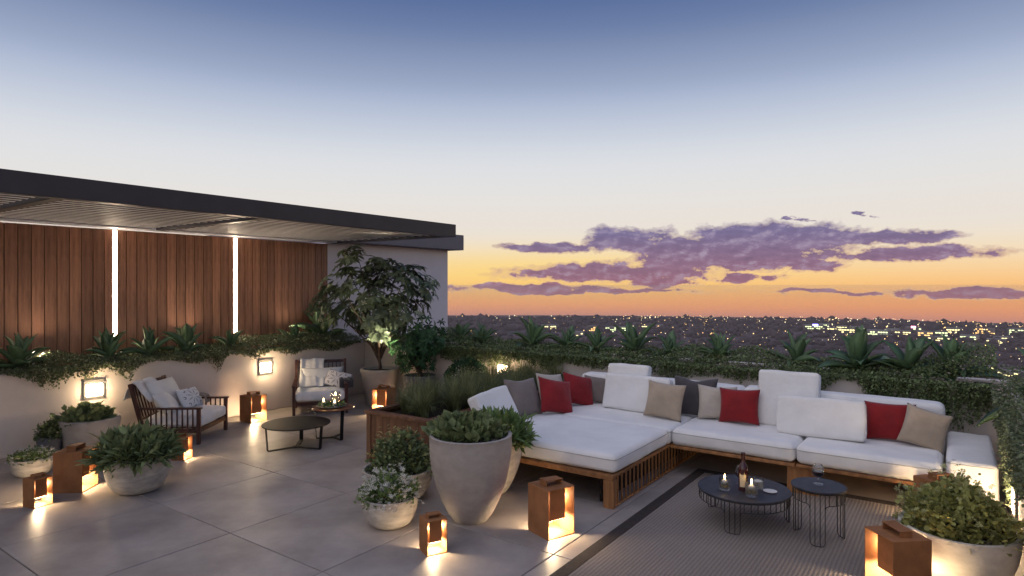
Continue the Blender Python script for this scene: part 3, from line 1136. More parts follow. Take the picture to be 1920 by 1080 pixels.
slab(.76, .36, .15, (6.53, 1.03, ZC), -90, 15, -1, 'long white cushion in front of the tall middle one')
pillow('fabric_red', .42, .36, .15, (6.72, .47, ZC), -90, 14, -1, 'red cushion near the right end of the sofa')
pillow('fabric_tan', .36, .36, .14, (6.62, .24, ZC), -80, 17, 16, 'tan cushion tilted against the rightmost red cushion')
slab(.58, .36, .14, (5.24, 3.86, ZC), 0, 27, -4, 'white cushion at the left end of the chaise above the tall pot')
pillow('fabric_taupe', .50, .44, .16, (5.70, 3.82, ZC), -8, 24, 4, 'brown taupe cushion beside the white one on the chaise', dip=.06)
pillow('fabric_red', .46, .42, .16, (5.99, 3.62, ZC), -18, 26, 14, 'red cushion leaning in front of a beige one on the chaise')
pillow('fabric_beige', .46, .42, .15, (6.30, 3.84, ZC), -8, 22, 8, 'beige cushion between the two red ones on the chaise side')
pillow('fabric_red', .44, .40, .16, (6.56, 3.66, ZC), -22, 26, 16, 'red cushion on the corner seat beside the sofa back')
pillow('fabric_taupe', .36, .34, .13, (6.82, 3.58, ZC), -65, 22, 6, 'small striped taupe cushion tucked into the sofa corner')

# ---- rug
t = empty('rug', (0, 0, 0), 0, 'grey brown ribbed woven rug with dark border under the wire tables', 'rug')
B('field', 'rug_weave', t, 1.2, 6.258, -.10, 2.045, .001, .0095, .002)
bd = MB()
bd.box(1.1, 6.36, 2.047, 2.145, .001, .0105).box(1.1, 6.36, -.2, -.102, .001, .0105).box(6.26, 6.36, -.1, 2.045, .001, .0105).box(1.1, 1.198, -.1, 2.045, .001, .0105)
bd.build('border', 'rug_border', t, bevel=.003)


# ---- wire tables
def wire_table(x, y, rz, rad_, H, skirt, nlegs_w, label):
    t = empty('wire_table', (x, y, .0115), rz, label, 'side table', 'round wire tables on the rug')
    MB().lathe([(0, H - .016), (rad_ - .004, H - .016), (rad_, H - .012), (rad_, H - .004), (rad_ - .004, H), (0, H)], 64, cap=False).build('table_top', 'slate_top', t, smooth=True)
    wr = rad_ - .012
    zt_, zs = H - .017, H - skirt
    wgt = .0034
    legs = [0, 2 * PI / 3, 4 * PI / 3]
    half = nlegs_w
    pt = lambda a, z: (wr * math.cos(a), wr * math.sin(a), z)
    MB().tube([pt(2 * PI * k / 48, zt_ - .004) for k in range(48)], wgt, 5, closed=True).build('top_ring', 'wire_metal', t, smooth=True)
    for a0 in legs:
        mb = MB()
        cr_ = .028 / wr
        # outline: down, along the floor, up, with rounded feet
        path = [pt(a0 - half - cr_, zs), pt(a0 - half - cr_ * .3, zs - .008), pt(a0 - half, zs - .03), pt(a0 - half, .03), pt(a0 - half + cr_ * .35, .009), pt(a0 - half + cr_, .003)]
        path += [pt(a0 + s_ * (half - cr_), .003) for s_ in (-.5, 0, .5)]
        path += [pt(2 * a0 - math.atan2(p[1], p[0]) if True else 0, p[2]) for p in path[5::-1]]
        mb.tube(path, wgt, 5)
        mb.build('leg', 'wire_metal', t, smooth=True)
        for s_ in (-.34, .34):
            MB().tube([pt(a0 + s_ * half, .004), pt(a0 + s_ * half, zt_ - .005)], wgt, 5).build('wire', 'wire_metal', t, smooth=True)
        for s_ in (-1, 1):
            MB().tube([pt(a0 + s_ * half, zs - .03), pt(a0 + s_ * half, zt_ - .005)], wgt, 5).build('wire', 'wire_metal', t, smooth=True)
        # skirt ring and its uprights up to the next leg
        a1, a2 = a0 + half + cr_, a0 + 2 * PI / 3 - half - cr_
        MB().tube([pt(a1 + (a2 - a1) * k / 14, zs) for k in range(15)], wgt, 5).build('skirt_ring', 'wire_metal', t, smooth=True)
        nw = max(3, int((a2 - a1) * wr / .046))
        for k in range(nw + 1):
            a = a1 + (a2 - a1) * k / nw
            MB().tube([pt(a, zs), pt(a, zt_ - .005)], wgt, 5).build('wire', 'wire_metal', t, smooth=True)
    return t


wire_table(5.16, 1.37, R(181), .355, .262, .088, .17, 'low wide round wire table with dark top holding bottle and candles')
wire_table(5.115, .815, R(187), .19, .40, .10, .28, 'taller small round wire table with a wine glass on it')


# ---- things on the tables
def lathe_obj(name, prof, m, parent, n=28, loc=None):
    return MB().lathe(prof, n, cap=False).build(name, m, parent, smooth=True, loc=loc)


def flame(parent, z, s=1.):
    lathe_obj('flame', [(0, z), (.0035 * s, z + .004 * s), (.0048 * s, z + .011 * s), (.003 * s, z + .021 * s), (.0008, z + .031 * s), (0, z + .034 * s)], 'flame', parent, 10)


def stones(name, n, r, z0, z1, size, m, parent):
    a = rng.uniform(0, 2 * PI, n)
    q = r * np.sqrt(rng.uniform(0, 1, n))
    pos = np.stack([q * np.cos(a), q * np.sin(a), rng.uniform(z0, z1, n)], 1)
    S = size * rng.uniform(.6, 1.2, (n, 3))
    o = put(name, scatter_mesh(name, OCTA[0], OCTA[1], frames(rdir(n), rdir(n), S), pos), m, parent)
    o['kind'] = 'stuff'
    return o


def candle_glass(x, y, z, label, s=1.):
    t = empty('candle_holder', (x, y, z), 0, label, 'candle', 'glass candle holders')
    r_, H = .043 * s, .092 * s
    lathe_obj('glass', [(0, .001), (r_ - .003, .001), (r_, .005), (r_ + .001, H), (r_ - .002, H), (r_ - .003, .015 * s), (0, .013 * s)], 'clear_glass', t)
    stones('gold_pebbles', 110, r_ * .86, .018 * s, .040 * s, .0042, 'gold_stone', t)
    c = lathe_obj('candle', [(0, .036 * s)] + [(.0235 * s * math.sin(PI * k / 10), .060 * s - .0235 * s * math.cos(PI * k / 10)) for k in range(1, 10)] + [(0, .0835 * s)], 'wax', t)
    MB().tube([(0, 0, .083 * s), (.0005, 0, .090 * s)], .0008, 5).build('wick', 'black_metal', c)
    flame(c, .088 * s, 1.15 * s)
    return t


TZ = .262 + .0118
candle_glass(5.02, 1.48, TZ, 'round candle in glass left of the wine bottle')
candle_glass(4.985, 1.265, TZ, 'round candle in glass in front right of the wine bottle', 1.08)
t = empty('tumbler', (5.20, 1.27, TZ), 0, 'empty frosted tumbler behind the right candle', 'glass')
lathe_obj('glass', [(0, .001), (.042, .001), (.045, .006), (.047, .085), (.044, .085), (.042, .012), (0, .01)], 'clear_glass', t)
lathe_obj('candle', [(0, .0125), (.038, .0125), (.038, .062), (.03, .066), (0, .064)], 'wax', t)
t = empty('saucer', (5.17, 1.17, TZ), 0, 'small pale saucer on the low wire table', 'saucer')
lathe_obj('plate', [(0, .002), (.03, .002), (.05, .007), (.052, .009), (.03, .006), (0, .006)], 'porcelain', t)
lathe_obj('foot', [(.026, 0), (.028, 0), (.028, .0019), (.026, .0019)], 'porcelain', t)
t = empty('wine_bottle', (5.09, 1.355, TZ), R(200), 'dark red wine bottle with cream label on the low table', 'bottle')
lathe_obj('body', [(0, .004), (.030, .001), (.0365, .004), (.037, .17), (.034, .188), (.024, .206), (.0165, .222), (.0148, .24), (.0142, .2445), (0, .2445)], 'bottle_glass', t, 32)
lathe_obj('foil', [(.0152, .235), (.0158, .238), (.0155, .288), (.0168, .290), (.0168, .299), (.015, .301), (0, .301)], 'bottle_foil', t, 24)
mb = MB()
K = 16
v = [(.0376 * math.cos(R(-38 + 76 * k / K)), .0376 * math.sin(R(-38 + 76 * k / K)), zz_) for k in range(K + 1) for zz_ in (.035, .132)]
mb.add(v, [(2 * k, 2 * k + 2, 2 * k + 3, 2 * k + 1) for k in range(K)])
lb = mb.build('label', 'paper', t, smooth=True)
lb.rotation_euler = (0, 0, R(-10))


def snifter(x, y, z, label, wine_h):
    t = empty('wine_glass', (x, y, z), 0, label, 'wine glass', 'stemmed brandy glasses')
    bowl = [(.004, .048), (.012, .052), (.030, .062), (.041, .080), (.043, .095), (.038, .118), (.030, .145), (.0285, .150)]
    inn = [(r_ - .0014, z_ + .0005) for r_, z_ in bowl[::-1]]
    lathe_obj('bowl', [(0, .047)] + bowl + inn[:-1] + [(0, .0525)], 'clear_glass', t, 32)
    lathe_obj('stem', [(0, .005), (.006, .007), (.0035, .014), (.0035, .040), (.006, .0465), (0, .0468)], 'clear_glass', t, 14)
    lathe_obj('foot', [(0, .0005), (.036, .0005), (.037, .002), (.02, .0035), (0, .0048)], 'clear_glass', t, 28)
    if wine_h:
        prof = [(0, .0535)] + [(r_ - .0022, z_ + .001) for r_, z_ in bowl[1:5]] + [(.0405, .098), (0, .098)]
        lathe_obj('wine', prof, 'wine', t, 28)
    return t


snifter(5.235, 1.415, TZ, 'stemmed glass of dark wine half hidden behind the bottle', True)
snifter(5.13, .82, .40 + .0118, 'stemmed glass of red wine on the small wire table', True)


# ================================================================== LOUNGE CORNER
def armchair(x, y, rz, label):
    """spindle-sided wooden lounge chair; front is local -Y"""
    t = empty('armchair', (x, y, 0), rz, label, 'armchair', 'spindle armchairs')
    W, D = .372, .32
    for s_ in (-1, 1):
        MB().box(s_ * W - .02, s_ * W + .02, -D - .02, -D + .02, 0, .418).build('leg', 'dark_wood', t, bevel=.003)
        MB().beam((s_ * W, D - .03, 0), (s_ * W, D + .17, .725), .04, .042, (0, 1, 0)).build('back_post', 'dark_wood', t, bevel=.003)
        MB().box(s_ * W - .028, s_ * W + .028, -D - .035, D + .07, .4185, .440).build('arm_rest', 'dark_wood', t, bevel=.004)
        MB().box(s_ * W - .0145, s_ * W + .0145, -D + .021, D + .0, .137, .185).build('side_rail', 'dark_wood', t, bevel=.002)
        for k in range(9):
            yy = -D + .07 + k * .062
            MB().box(s_ * W - .007, s_ * W + .007, yy - .007, yy + .007, .1855, .418).build('spindle', 'dark_wood', t)
    MB().box(-W + .021, W - .021, -D - .013, -D + .013, .137, .19).build('front_rail', 'dark_wood', t, bevel=.002)
    MB().box(-W + .021, W - .021, D - .02, D + .01, .137, .19).build('rear_rail', 'dark_wood', t, bevel=.002)
    MB().beam((-W + .021, D + .160, .692), (W - .021, D + .160, .692), .03, .045, (0, .27, 1)).build('top_rail', 'dark_wood', t, bevel=.003)
    MB().beam((-W + .021, D + .052, .30), (W - .021, D + .052, .30), .024, .03, (0, .27, 1)).build('lower_back_rail', 'dark_wood', t, bevel=.002)
    for k in range(11):
        xx = -W + .075 + k * (2 * W - .15) / 10
        MB().beam((xx, D + .056, .315), (xx, D + .155, .672), .013, .013, (0, 1, .2)).build('back_spindle', 'dark_wood', t)
    for k in range(5):
        yy = -D + .08 + k * .12
        MB().box(-W + .015, W - .015, yy - .03, yy + .03, .1905, .2).build('seat_slat', 'dark_wood', t)
    put('seat_cushion', cushion_mesh(W - .024, D + .005, .068, .04, .012), 'fabric_throw', t, (0, -.022, .269))
    return t


CH1, CH2 = (4.0, 7.85, R(36.9)), (6.04, 7.87, R(-38))
armchair(*CH1, 'dark wooden spindle armchair with white cushions on the left')
armchair(*CH2, 'dark wooden spindle armchair beside the potted tree, facing the round table')


def in_chair(ch, p):
    c, s_ = math.cos(ch[2]), math.sin(ch[2])
    return (ch[0] + c * p[0] - s_ * p[1], ch[1] + s_ * p[0] + c * p[1], p[2])


def chair_pillow(ch, m, w, h, t, p, yaw, tilt, roll, label, **kw):
    o = pillow(m, w, h, t, in_chair(ch, p), math.degrees(ch[2]) + yaw, tilt, roll, label, **kw)
    o['group'] = 'loose cushions on the armchairs'
    return o


chair_pillow(CH1, 'fabric_white', .62, .42, .17, (.05, .20, .345), 0, 26, 2, 'large plump white cushion on the left armchair')
chair_pillow(CH1, 'fabric_white', .46, .32, .14, (-.16, .06, .345), 14, 40, 3, 'smaller white cushion propped low on the left armchair near its slatted arm')
chair_pillow(CH1, 'fabric_star', .40, .27, .13, (.16, -.02, .345), -6, 30, 2, 'white cushion printed with a grey star on the left armchair', pinch=.04)
chair_pillow(CH2, 'fabric_white', .66, .30, .15, (.02, .19, .345), 0, 24, 0, 'wide white cushion on the armchair by the potted tree')
chair_pillow(CH2, 'fabric_star_brown', .38, .27, .12, (.20, .02, .345), -14, 34, 16, 'white cushion with brown star print on the armchair by the potted tree', pinch=.04)


def cloth(name, label, path, width, m, ch, x0, seed, fold=.010, skew=0.):
    """strip of cloth laid along a y/z path in the chair's frame, with folds and real thickness"""
    r_ = random.Random(seed)
    ph = [r_.uniform(0, 6) for _ in range(4)]
    pts = []
    for (a, b) in zip(path[:-1], path[1:]):
        for k in range(6):
            u = k / 6
            pts.append((a[0] + (b[0] - a[0]) * u, a[1] + (b[1] - a[1]) * u))
    pts.append(path[-1])
    for _ in range(2):
        pts = [pts[0]] + [((pts[i - 1][0] + 2 * pts[i][0] + pts[i + 1][0]) / 4, (pts[i - 1][1] + 2 * pts[i][1] + pts[i + 1][1]) / 4) for i in range(1, len(pts) - 1)] + [pts[-1]]
    n = 22
    v, f_ = [], []
    for i, (yy, zz_) in enumerate(pts):
        j0 = pts[max(0, i - 1)]
        j1 = pts[min(len(pts) - 1, i + 1)]
        ty, tz = j1[0] - j0[0], j1[1] - j0[1]
        L = math.hypot(ty, tz) or 1
        ny, nz = -tz / L, ty / L
        for k in range(n + 1):
            u = k / n
            w = fold * (math.sin(u * 11 + ph[0] + i * .05) + .5 * math.sin(u * 23 + ph[1] - i * .08))
            xx = x0 + (u - .5) * width * (1 + .03 * math.sin(i * .3 + ph[2])) + skew * i / len(pts)
            v.append((xx, yy + ny * w, zz_ + nz * w))
    for i in range(len(pts) - 1):
        for k in range(n):
            a = i * (n + 1) + k
            f_.append((a, a + 1, a + n + 2, a + n + 1))
    o = MB().add(v, f_).build(name, m, None, smooth=True)
    o.location = (ch[0], ch[1], 0)
    o.rotation_euler = (0, 0, ch[2])
    so = o.modifiers.new('thickness', 'SOLIDIFY')
    so.thickness = .010
    so.offset = 0
    return tag(o, label, 'throw', 'throws on the armchairs')


cloth('throw_blanket', 'white throw draped over the back of the left armchair', [(.60, .52), (.57, .64), (.50, .745), (.44, .72), (.36, .60), (.28, .50)], .42, 'fabric_throw', CH1, -.12, 3, .008)
cloth('throw_blanket', 'white throw hanging down the back rest of the armchair by the tree', [(.545, .50), (.535, .66), (.485, .745), (.40, .70), (.27, .56), (.12, .43), (.02, .365)], .36, 'fabric_throw', CH2, -.13, 5, .006)
cloth('throw_blanket', 'grey blanket over the far arm of the left armchair', [(.16, .36), (.15, .45), (.08, .475), (-.02, .475), (-.08, .46), (-.10, .37)], .16, 'fabric_taupe', CH1, .365, 7, .006)
cloth('throw_blanket', 'dark grey blanket over the arm of the armchair by the tree', [(.22, .36), (.18, .46), (.08, .478), (-.03, .475), (-.09, .45), (-.10, .34)], .20, 'fabric_charcoal', CH2, .375, 9, .008)


# ---- flat-bar tables
def bar_table(x, y, rz, rad_, H, top_m, label, rb):
    t = empty('lounge_table', (x, y, 0), rz, label, 'side table', 'round tables between the armchairs')
    MB().lathe([(0, H - .014), (rad_ - .004, H - .014), (rad_, H - .010), (rad_, H - .003), (rad_ - .003, H), (0, H)], 72, cap=False).build('table_top', top_m, t, smooth=True)
    for k in range(3):
        a = 2 * PI * k / 3
        ca_, sa_ = math.cos(a), math.sin(a)
        rt = rad_ - .03
        side = (-sa_, ca_, 0)
        mb = MB()
        mb.beam((rt * ca_, rt * sa_, H - .015), (rb * ca_, rb * sa_, .008), .045, .009, (ca_, sa_, .3))
        mb.beam((rb * ca_, rb * sa_, .0045), (.03 * ca_, .03 * sa_, .0045), .045, .008)
        mb.build('leg', 'black_metal', t, bevel=.002)
    MB().lathe([(0, .0005), (.045, .0005), (.045, .0098), (0, .0098)], 24, cap=False).build('hub', 'black_metal', t)
    return t


bar_table(4.50, 6.31, R(165), .385, .285, 'black_metal', 'low round black metal table between the armchairs', .335)
bar_table(5.04, 6.32, R(-100), .255, .385, 'table_wood', 'small round table with brown top holding the candle tray', .20)
t = empty('candle_tray', (5.05, 6.36, .3855), R(20), 'round metal tray with candles and greenery on the brown table', 'tray')
lathe_obj('plate', [(0, .002), (.13, .002), (.18, .012), (.19, .017), (.188, .020), (.178, .016), (.13, .007), (0, .007)], 'tray_metal', t, 48)
lathe_obj('foot', [(.10, 0), (.104, 0), (.104, .0018), (.10, .0018)], 'tray_metal', t, 32)
a = rng.uniform(0, 2 * PI, 170)
q = rng.uniform(.03, .15, 170)
pos = np.stack([q * np.cos(a), q * np.sin(a), rng.uniform(.01, .035, 170)], 1)
o = leaves('greenery', OVAL, pos, np.stack([np.cos(a), np.sin(a), rng.uniform(.1, .9, 170)], 1), .038, 'leaf_bright', t, .5)


def pillar_candle(p, r_, H, label, hurricane=False):
    t = empty('candle', p, 0, label, 'candle', 'candles on the tray')
    c = lathe_obj('wax_pillar', [(0, 0), (r_, 0), (r_, H - .003), (r_ - .004, H), (r_ * .5, H - .004), (0, H - .005)], 'wax', t)
    MB().tube([(0, 0, H - .005), (.0005, 0, H + .004)], .001, 5).build('wick', 'black_metal', c)
    flame(c, H + .002, 1.3)
    if hurricane:
        lathe_obj('glass_chimney', [(.058, .001), (.06, .001), (.06, .17), (.058, .17), (.058, .001)], 'clear_glass', t, 32)
    return t


pillar_candle((5.09, 6.34, .393), .030, .125, 'tall pillar candle in a glass chimney on the tray', True)
pillar_candle((4.98, 6.43, .393), .026, .055, 'short candle at the left of the tray')
pillar_candle((5.02, 6.27, .393), .026, .05, 'short candle in front of the glass chimney on the tray')


# ================================================================== LANTERNS
def lantern(x, y, rz, w, H, label, power):
    """corten box lantern: two solid cheeks, open front and back, light core hung from the lid"""
    t = empty('lantern', (x, y, 0), rz, label, 'lantern', 'rusted steel box lanterns')
    h2, th = w / 2, .006
    B('side_plate', 'corten', t, -h2, -h2 + th, -h2, h2, 0, H, .001)
    B('side_plate', 'corten', t, h2 - th, h2, -h2, h2, 0, H, .001)
    B('base_plate', 'corten', t, -h2 + th, h2 - th, -h2, h2, 0, th, .001)
    B('lid', 'corten', t, -h2 + th, h2 - th, -h2, h2, H - th, H - .0002, .001)
    c = w * .30
    core = B('light_core', 'corten', t, -c, c, -c, c, H * .32, H - th - .001, .001)
    B('diffuser', 'lantern_glow', core, -c * .85, c * .85, -c * .85, c * .85, H * .32 - .006, H * .32 - .001, 0)
    own_light('lamp_light', 'POINT', power, (1.0, .74, .44), t, (0, 0, H * .27), w * .13)
    for s_ in (-1, 1):
        own_light('lamp_light', 'POINT', power * .16, (1.0, .66, .34), t, (s_ * (c + h2 - th) / 2, 0, H * .70), w * .07)
    hw, hh = w * .30, w * .17
    hd = MB()
    hd.box(-hw, -hw + .005, -w * .16, w * .16, H, H + hh).box(hw - .005, hw, -w * .16, w * .16, H, H + hh * .82)
    hd.add([(-hw - .004, -w * .17, H + hh), (hw + .004, -w * .17, H + hh * .82), (hw + .004, w * .17, H + hh * .82), (-hw - .004, w * .17, H + hh),
            (-hw - .004, -w * .17, H + hh + .005), (hw + .004, -w * .17, H + hh * .82 + .005), (hw + .004, w * .17, H + hh * .82 + .005), (-hw - .004, w * .17, H + hh + .005)],
           [(3, 2, 1, 0), (4, 5, 6, 7), (0, 1, 5, 4), (1, 2, 6, 5), (2, 3, 7, 6), (3, 0, 4, 7)])
    hd.build('handle', 'corten', t)
    return t


def lantern_at(nx, ny, deg, w, H, label, power=None):
    """nx, ny: the front left corner of the open side"""
    a = R(deg)
    cx, cy = w / 2, w / 2
    return lantern(nx + math.cos(a) * cx - math.sin(a) * cy, ny + math.sin(a) * cx + math.cos(a) * cy, a, w, H, label, power or (22. if w > .2 else 11.))


LB, LS = (.255, .37), (.155, .243)
lantern_at(3.92, 2.45, -20, *LB, 'large rusted box lantern in front of the chaise corner')
lantern_at(3.20, 3.00, -25.5, *LS, 'small rusted box lantern in front of the tall stone pot')
lantern_at(1.95, 6.37, 12.6, *LS, 'small rusted box lantern at the far left beside the flower bowl')
lantern_at(2.36, 6.51, 40, *LB, 'large rusted box lantern between the two left bowls')
lantern_at(3.43, 6.80, 29.4, .156, .243, 'small rusted box lantern in front of the left armchair leg')
lantern_at(4.89, 7.88, 3, .255, .37, 'rusted box lantern against the wall between the armchairs')
lantern_at(6.30, 7.02, -75, .255, .37, 'rusted box lantern in front of the tree pot')
lantern_at(4.58, .46, -138, .255, .35, 'large rusted box lantern at the bottom right before the leafy bowl')
lantern_at(5.80, .06, -40, .255, .37, 'rusted box lantern half hidden behind the yellow green shrub at right')


# ================================================================== POTS
def pot(name, x, y, prof, m, label, fill_z, fill_m, fill_r, gravel_n=0):
    t = empty(name, (x, y, 0), 0, label, 'planter', 'planters on the terrace')
    MB().lathe(prof, 56, cap=False).build('pot_body', m, t, smooth=True)
    mb = MB()
    n, rings = 28, 4
    v = [(0, 0, fill_z + .02)]
    for r_ in range(1, rings + 1):
        for k in range(n):
            q = fill_r * r_ / rings
            v.append((q * math.cos(2 * PI * k / n), q * math.sin(2 * PI * k / n), fill_z + .02 * (1 - (r_ / rings) ** 2) + random.uniform(-.004, .004)))
    f_ = [(0, 1 + k, 1 + (k + 1) % n) for k in range(n)]
    for r_ in range(rings - 1):
        f_ += [(1 + r_ * n + k, 1 + (r_ + 1) * n + k, 1 + (r_ + 1) * n + (k + 1) % n, 1 + r_ * n + (k + 1) % n) for k in range(n)]
    mb.add(v, f_).build('soil', fill_m, t, smooth=True)
    if gravel_n:
        stones('gravel', gravel_n, fill_r * .97, fill_z + .004, fill_z + .020, .0095, 'gravel', t)
    return t


def bowl_prof(r_, H, base=.5, wall=.022, lip=.0, power=.55):
    """rounded bowl outside, then the wall back down inside"""
    out = []
    for k in range(13):
        u = k / 12
        out.append((r_ * (base + (1 - base) * math.sin(u * PI / 2) ** .75), H * (1 - math.cos(u * PI / 2)) ** 1.0))
    out = [(0, 0), (out[0][0] * .97, .0)] + [(a + 0, max(.004, b)) for a, b in out]
    rim = [(r_ + lip, H), (r_ + lip, H + .006), (r_ - wall * .3, H + .010), (r_ - wall, H + .006)]
    inner = [(r_ - wall - .002, H - .03), (r_ * .8, H - .10 if H > .2 else H * .45)]
    return out + rim + inner


def egg_prof(r_, H, base=.42, wall=.03):
    out = [(0, 0), (r_ * base * .94, 0)]
    for k in range(15):
        u = k / 14
        out.append((r_ * (base + (1 - base) * math.sin(min(1, u * 1.12) * PI / 2) ** .80), H * u + .005))
    return out + [(r_ + .002, H + .008), (r_ - wall * .4, H + .014), (r_ - wall, H + .008), (r_ - wall - .003, H - .06), (r_ * .8, H - .15)]


def cyl_prof(r0, r1, H, wall=.025, lip=0., liph=.05):
    return [(0, 0), (r0 * .97, 0), (r0, .008), (r1, H - liph - .002), (r1 + lip, H - liph), (r1 + lip, H - .005), (r1 + lip - .006, H), (r1 - wall, H), (r1 - wall - .003, H - .07), (r1 * .85, H - .15)]


def dome(n, rx, ry, h, z0, inner=.35, top=1.):
    d = rdir(n, -.05, 1)
    q = rng.uniform(inner ** 3, 1, n) ** (1 / 3)
    p0 = rng.uniform(0, 6, 3)
    bump = 1 + .20 * np.sin(d[:, 0] * 6 + d[:, 1] * 4 + p0[0]) * np.cos(d[:, 1] * 5 - d[:, 2] * 5 + p0[1]) + .12 * np.sin(d[:, 0] * 13 + p0[2]) * np.sin(d[:, 1] * 12)
    bump += (rng.uniform(0, 1, n) < .05) * rng.uniform(0, .22, n)
    q = q * bump
    p = np.stack([d[:, 0] * rx * q, d[:, 1] * ry * q, z0 + np.abs(d[:, 2]) * h * q], 1)
    return p, d


def potted(name, x, y, z, label, tmpl, n, rx, ry, h, size, m, up_bias=.5, spread=.45, flowers=0, fsize=.012, fm='petal', stems=14, inner=.35, cat='plant', group='plants in pots'):
    t = empty(name, (x, y, z), rng.uniform(0, 6), label, cat, group)
    p, d = dome(n, rx, ry, h, .0, inner)
    dd = d + np.array([0, 0, up_bias])
    leaves('foliage', tmpl, p, dd, size, m, t, spread)
    mb = MB()
    for k in range(stems):
        q = p[rng.integers(0, n)]
        mb.tube([(q[0] * .15, q[1] * .15, -.03), (q[0] * .55, q[1] * .55, q[2] * .55), tuple(q)], [.004, .003, .0015], 5)
    mb.build('stem', 'branch', t)
    if flowers:
        p2, d2 = dome(flowers, rx * 1.10, ry * 1.10, h * 1.28, .0, .86)
        o_ = leaves('blossom', BLOSSOM, p2, rdir(flowers, -.3, .3), fsize, fm, t, .3)
        o_['kind'] = 'stuff'
    return t


# left group
pot('bowl_planter', 2.30, 7.56, bowl_prof(.18, .165, .55), 'pot_brushed', 'small brushed stone bowl of white flowers at the far left', .135, 'soil', .15)
potted('flowering_plant', 2.30, 7.56, .14, 'low cushion of tiny white flowers in the far left bowl', KITE, 1500, .185, .185, .105, .030, 'leaf_bright', .9, .4, 300, .016)
pot('bowl_planter', 3.02, 8.10, cyl_prof(.25, .30, .385, .03), 'pot_stone', 'wide round stone pot under the left wall light', .345, 'soil', .262, 900)
potted('leafy_plant', 2.98, 8.10, .35, 'bushy light green plant in the pot under the left wall light', OVAL, 900, .235, .225, .15, .072, 'leaf_sage', .8, .5)
pot('bowl_planter', 2.66, 8.20, cyl_prof(.10, .125, .23, .018), 'pot_dark', 'small dark pot hidden behind the white flower bowl', .20, 'soil', .10)
potted('leafy_plant', 2.66, 8.20, .20, 'small dark shrub between the flower bowl and the round pot', ROUND, 700, .14, .14, .19, .034, 'leaf_trail', .4, .6)
pot('bowl_planter', 2.69, 6.17, bowl_prof(.275, .335, .42), 'pot_brushed', 'large round stone bowl in front of the left armchair', .295, 'soil', .245, 800)
potted('leafy_plant', 2.675, 6.17, .30, 'spreading pointed-leaf plant overflowing the large left bowl', LANCE, 2300, .31, .30, .20, .125, 'leaf_sage', .45, .5)
# centre group
pot('tall_planter', 3.93, 3.20, egg_prof(.335, .685), 'pot_stone', 'tall egg-shaped stone planter in the centre foreground', .645, 'soil', .30, 1500)
potted('leafy_plant', 3.96, 3.25, .655, 'rounded green sage-leaved plant in the tall stone planter', OVAL, 1300, .265, .26, .15, .082, 'leaf_sage', .9, .5)
pot('tall_planter', 4.58, 3.45, egg_prof(.26, .50), 'pot_brushed', 'pale stone planter half hidden behind the tall centre one', .46, 'soil', .225)
potted('leafy_plant', 4.56, 3.42, .47, 'pointed-leaf plant spilling beside the chaise behind the tall planter', LANCE, 1400, .30, .30, .21, .12, 'leaf_bright', .4, .5)
pot('bowl_planter', 3.97, 4.08, bowl_prof(.315, .255, .45), 'pot_brushed', 'wide shallow stone bowl behind the small flower pot', .215, 'soil', .28, 900)
potted('leafy_shrub', 3.99, 4.07, .215, 'dense round shrub with yellow tipped leaves by the timber planter', ROUND, 2600, .275, .275, .335, .036, 'leaf_trail', .3, .7, 320, .016, 'leaf_yellow', inner=.2)
pot('bowl_planter', 3.47, 3.65, bowl_prof(.218, .225, .40), 'pot_brushed', 'small stone bowl of white flowers in the centre foreground', .185, 'soil', .185)
potted('flowering_plant', 3.47, 3.66, .185, 'white flowering plant in the small centre foreground bowl', KITE, 2000, .215, .215, .20, .036, 'leaf_bright', 1.0, .4, 620, .018)
# back corner
pot('tree_pot', 6.91, 7.51, cyl_prof(.225, .295, .575, .035, .014, .05), 'pot_stone', 'big tapered stone pot holding the umbrella-leaf tree', .53, 'soil', .25)
pot('cylinder_planter', 7.10, 6.81, cyl_prof(.235, .25, .505, .025), 'pot_dark', 'dark grey cylinder pot beside the tree pot', .46, 'soil', .222)
# right corner
pot('bowl_planter', 5.05, -.03, bowl_prof(.335, .305, .5, .03), 'pot_cream', 'large pale bowl lit by the lantern at the bottom right', .268, 'soil', .30, 1300)
potted('leafy_shrub', 5.06, -.03, .275, 'round-leaved yellow green shrub in the bottom right bowl', ROUND, 3000, .33, .31, .30, .043, 'leaf_yellow', .4, .7, 250, .020, 'leaf_cream', inner=.25)

# ---- timber planter with grasses
t = empty('timber_planter', (0, 0, 0), 0, 'long brown timber planter box full of ornamental grass beside the chaise', 'planter')
TX0, TX1, TY0, TY1, TZT = 4.58, 7.44, 4.30, 5.14, .52
nb_ = 8
bw = (TY1 - TY0) / nb_
bm_ = MB().box(-.022, 0, .0025, bw - .0025, .015, TZT).mesh('board')
for k in range(nb_):
    put('board', bm_, 'planter_wood', t, (TX0 + .022 + random.uniform(-.002, .002), TY0 + k * bw, 0))
nx_ = 26
bwx = (TX1 - TX0) / nx_
bm2 = MB().box(.0025, bwx - .0025, -.022, 0, .015, TZT).mesh('board')
for k in range(nx_):
    put('board', bm2, 'planter_wood', t, (TX0 + k * bwx, TY0 - .001, 0))
    put('board', bm2, 'planter_wood', t, (TX0 + k * bwx, TY1 + .023, 0))
for sx, sy in ((TX0 - .012, TY0 - .034), (TX0 - .012, TY1 - .026)):
    B('corner_post', 'planter_wood', t, sx, sx + .07, sy - .002, sy + .062, 0, TZT - .002, .003)
B('rim_board', 'planter_wood', t, TX0 - .03, TX0 + .06, TY0 - .05, TY1 + .05, TZT + .001, TZT + .035, .004)
B('rim_board', 'planter_wood', t, TX0 + .062, TX1, TY0 - .05, TY0 + .04, TZT + .001, TZT + .0345, .004)
B('rim_board', 'planter_wood', t, TX0 + .062, TX1, TY1 - .04, TY1 + .05, TZT + .001, TZT + .0345, .004)
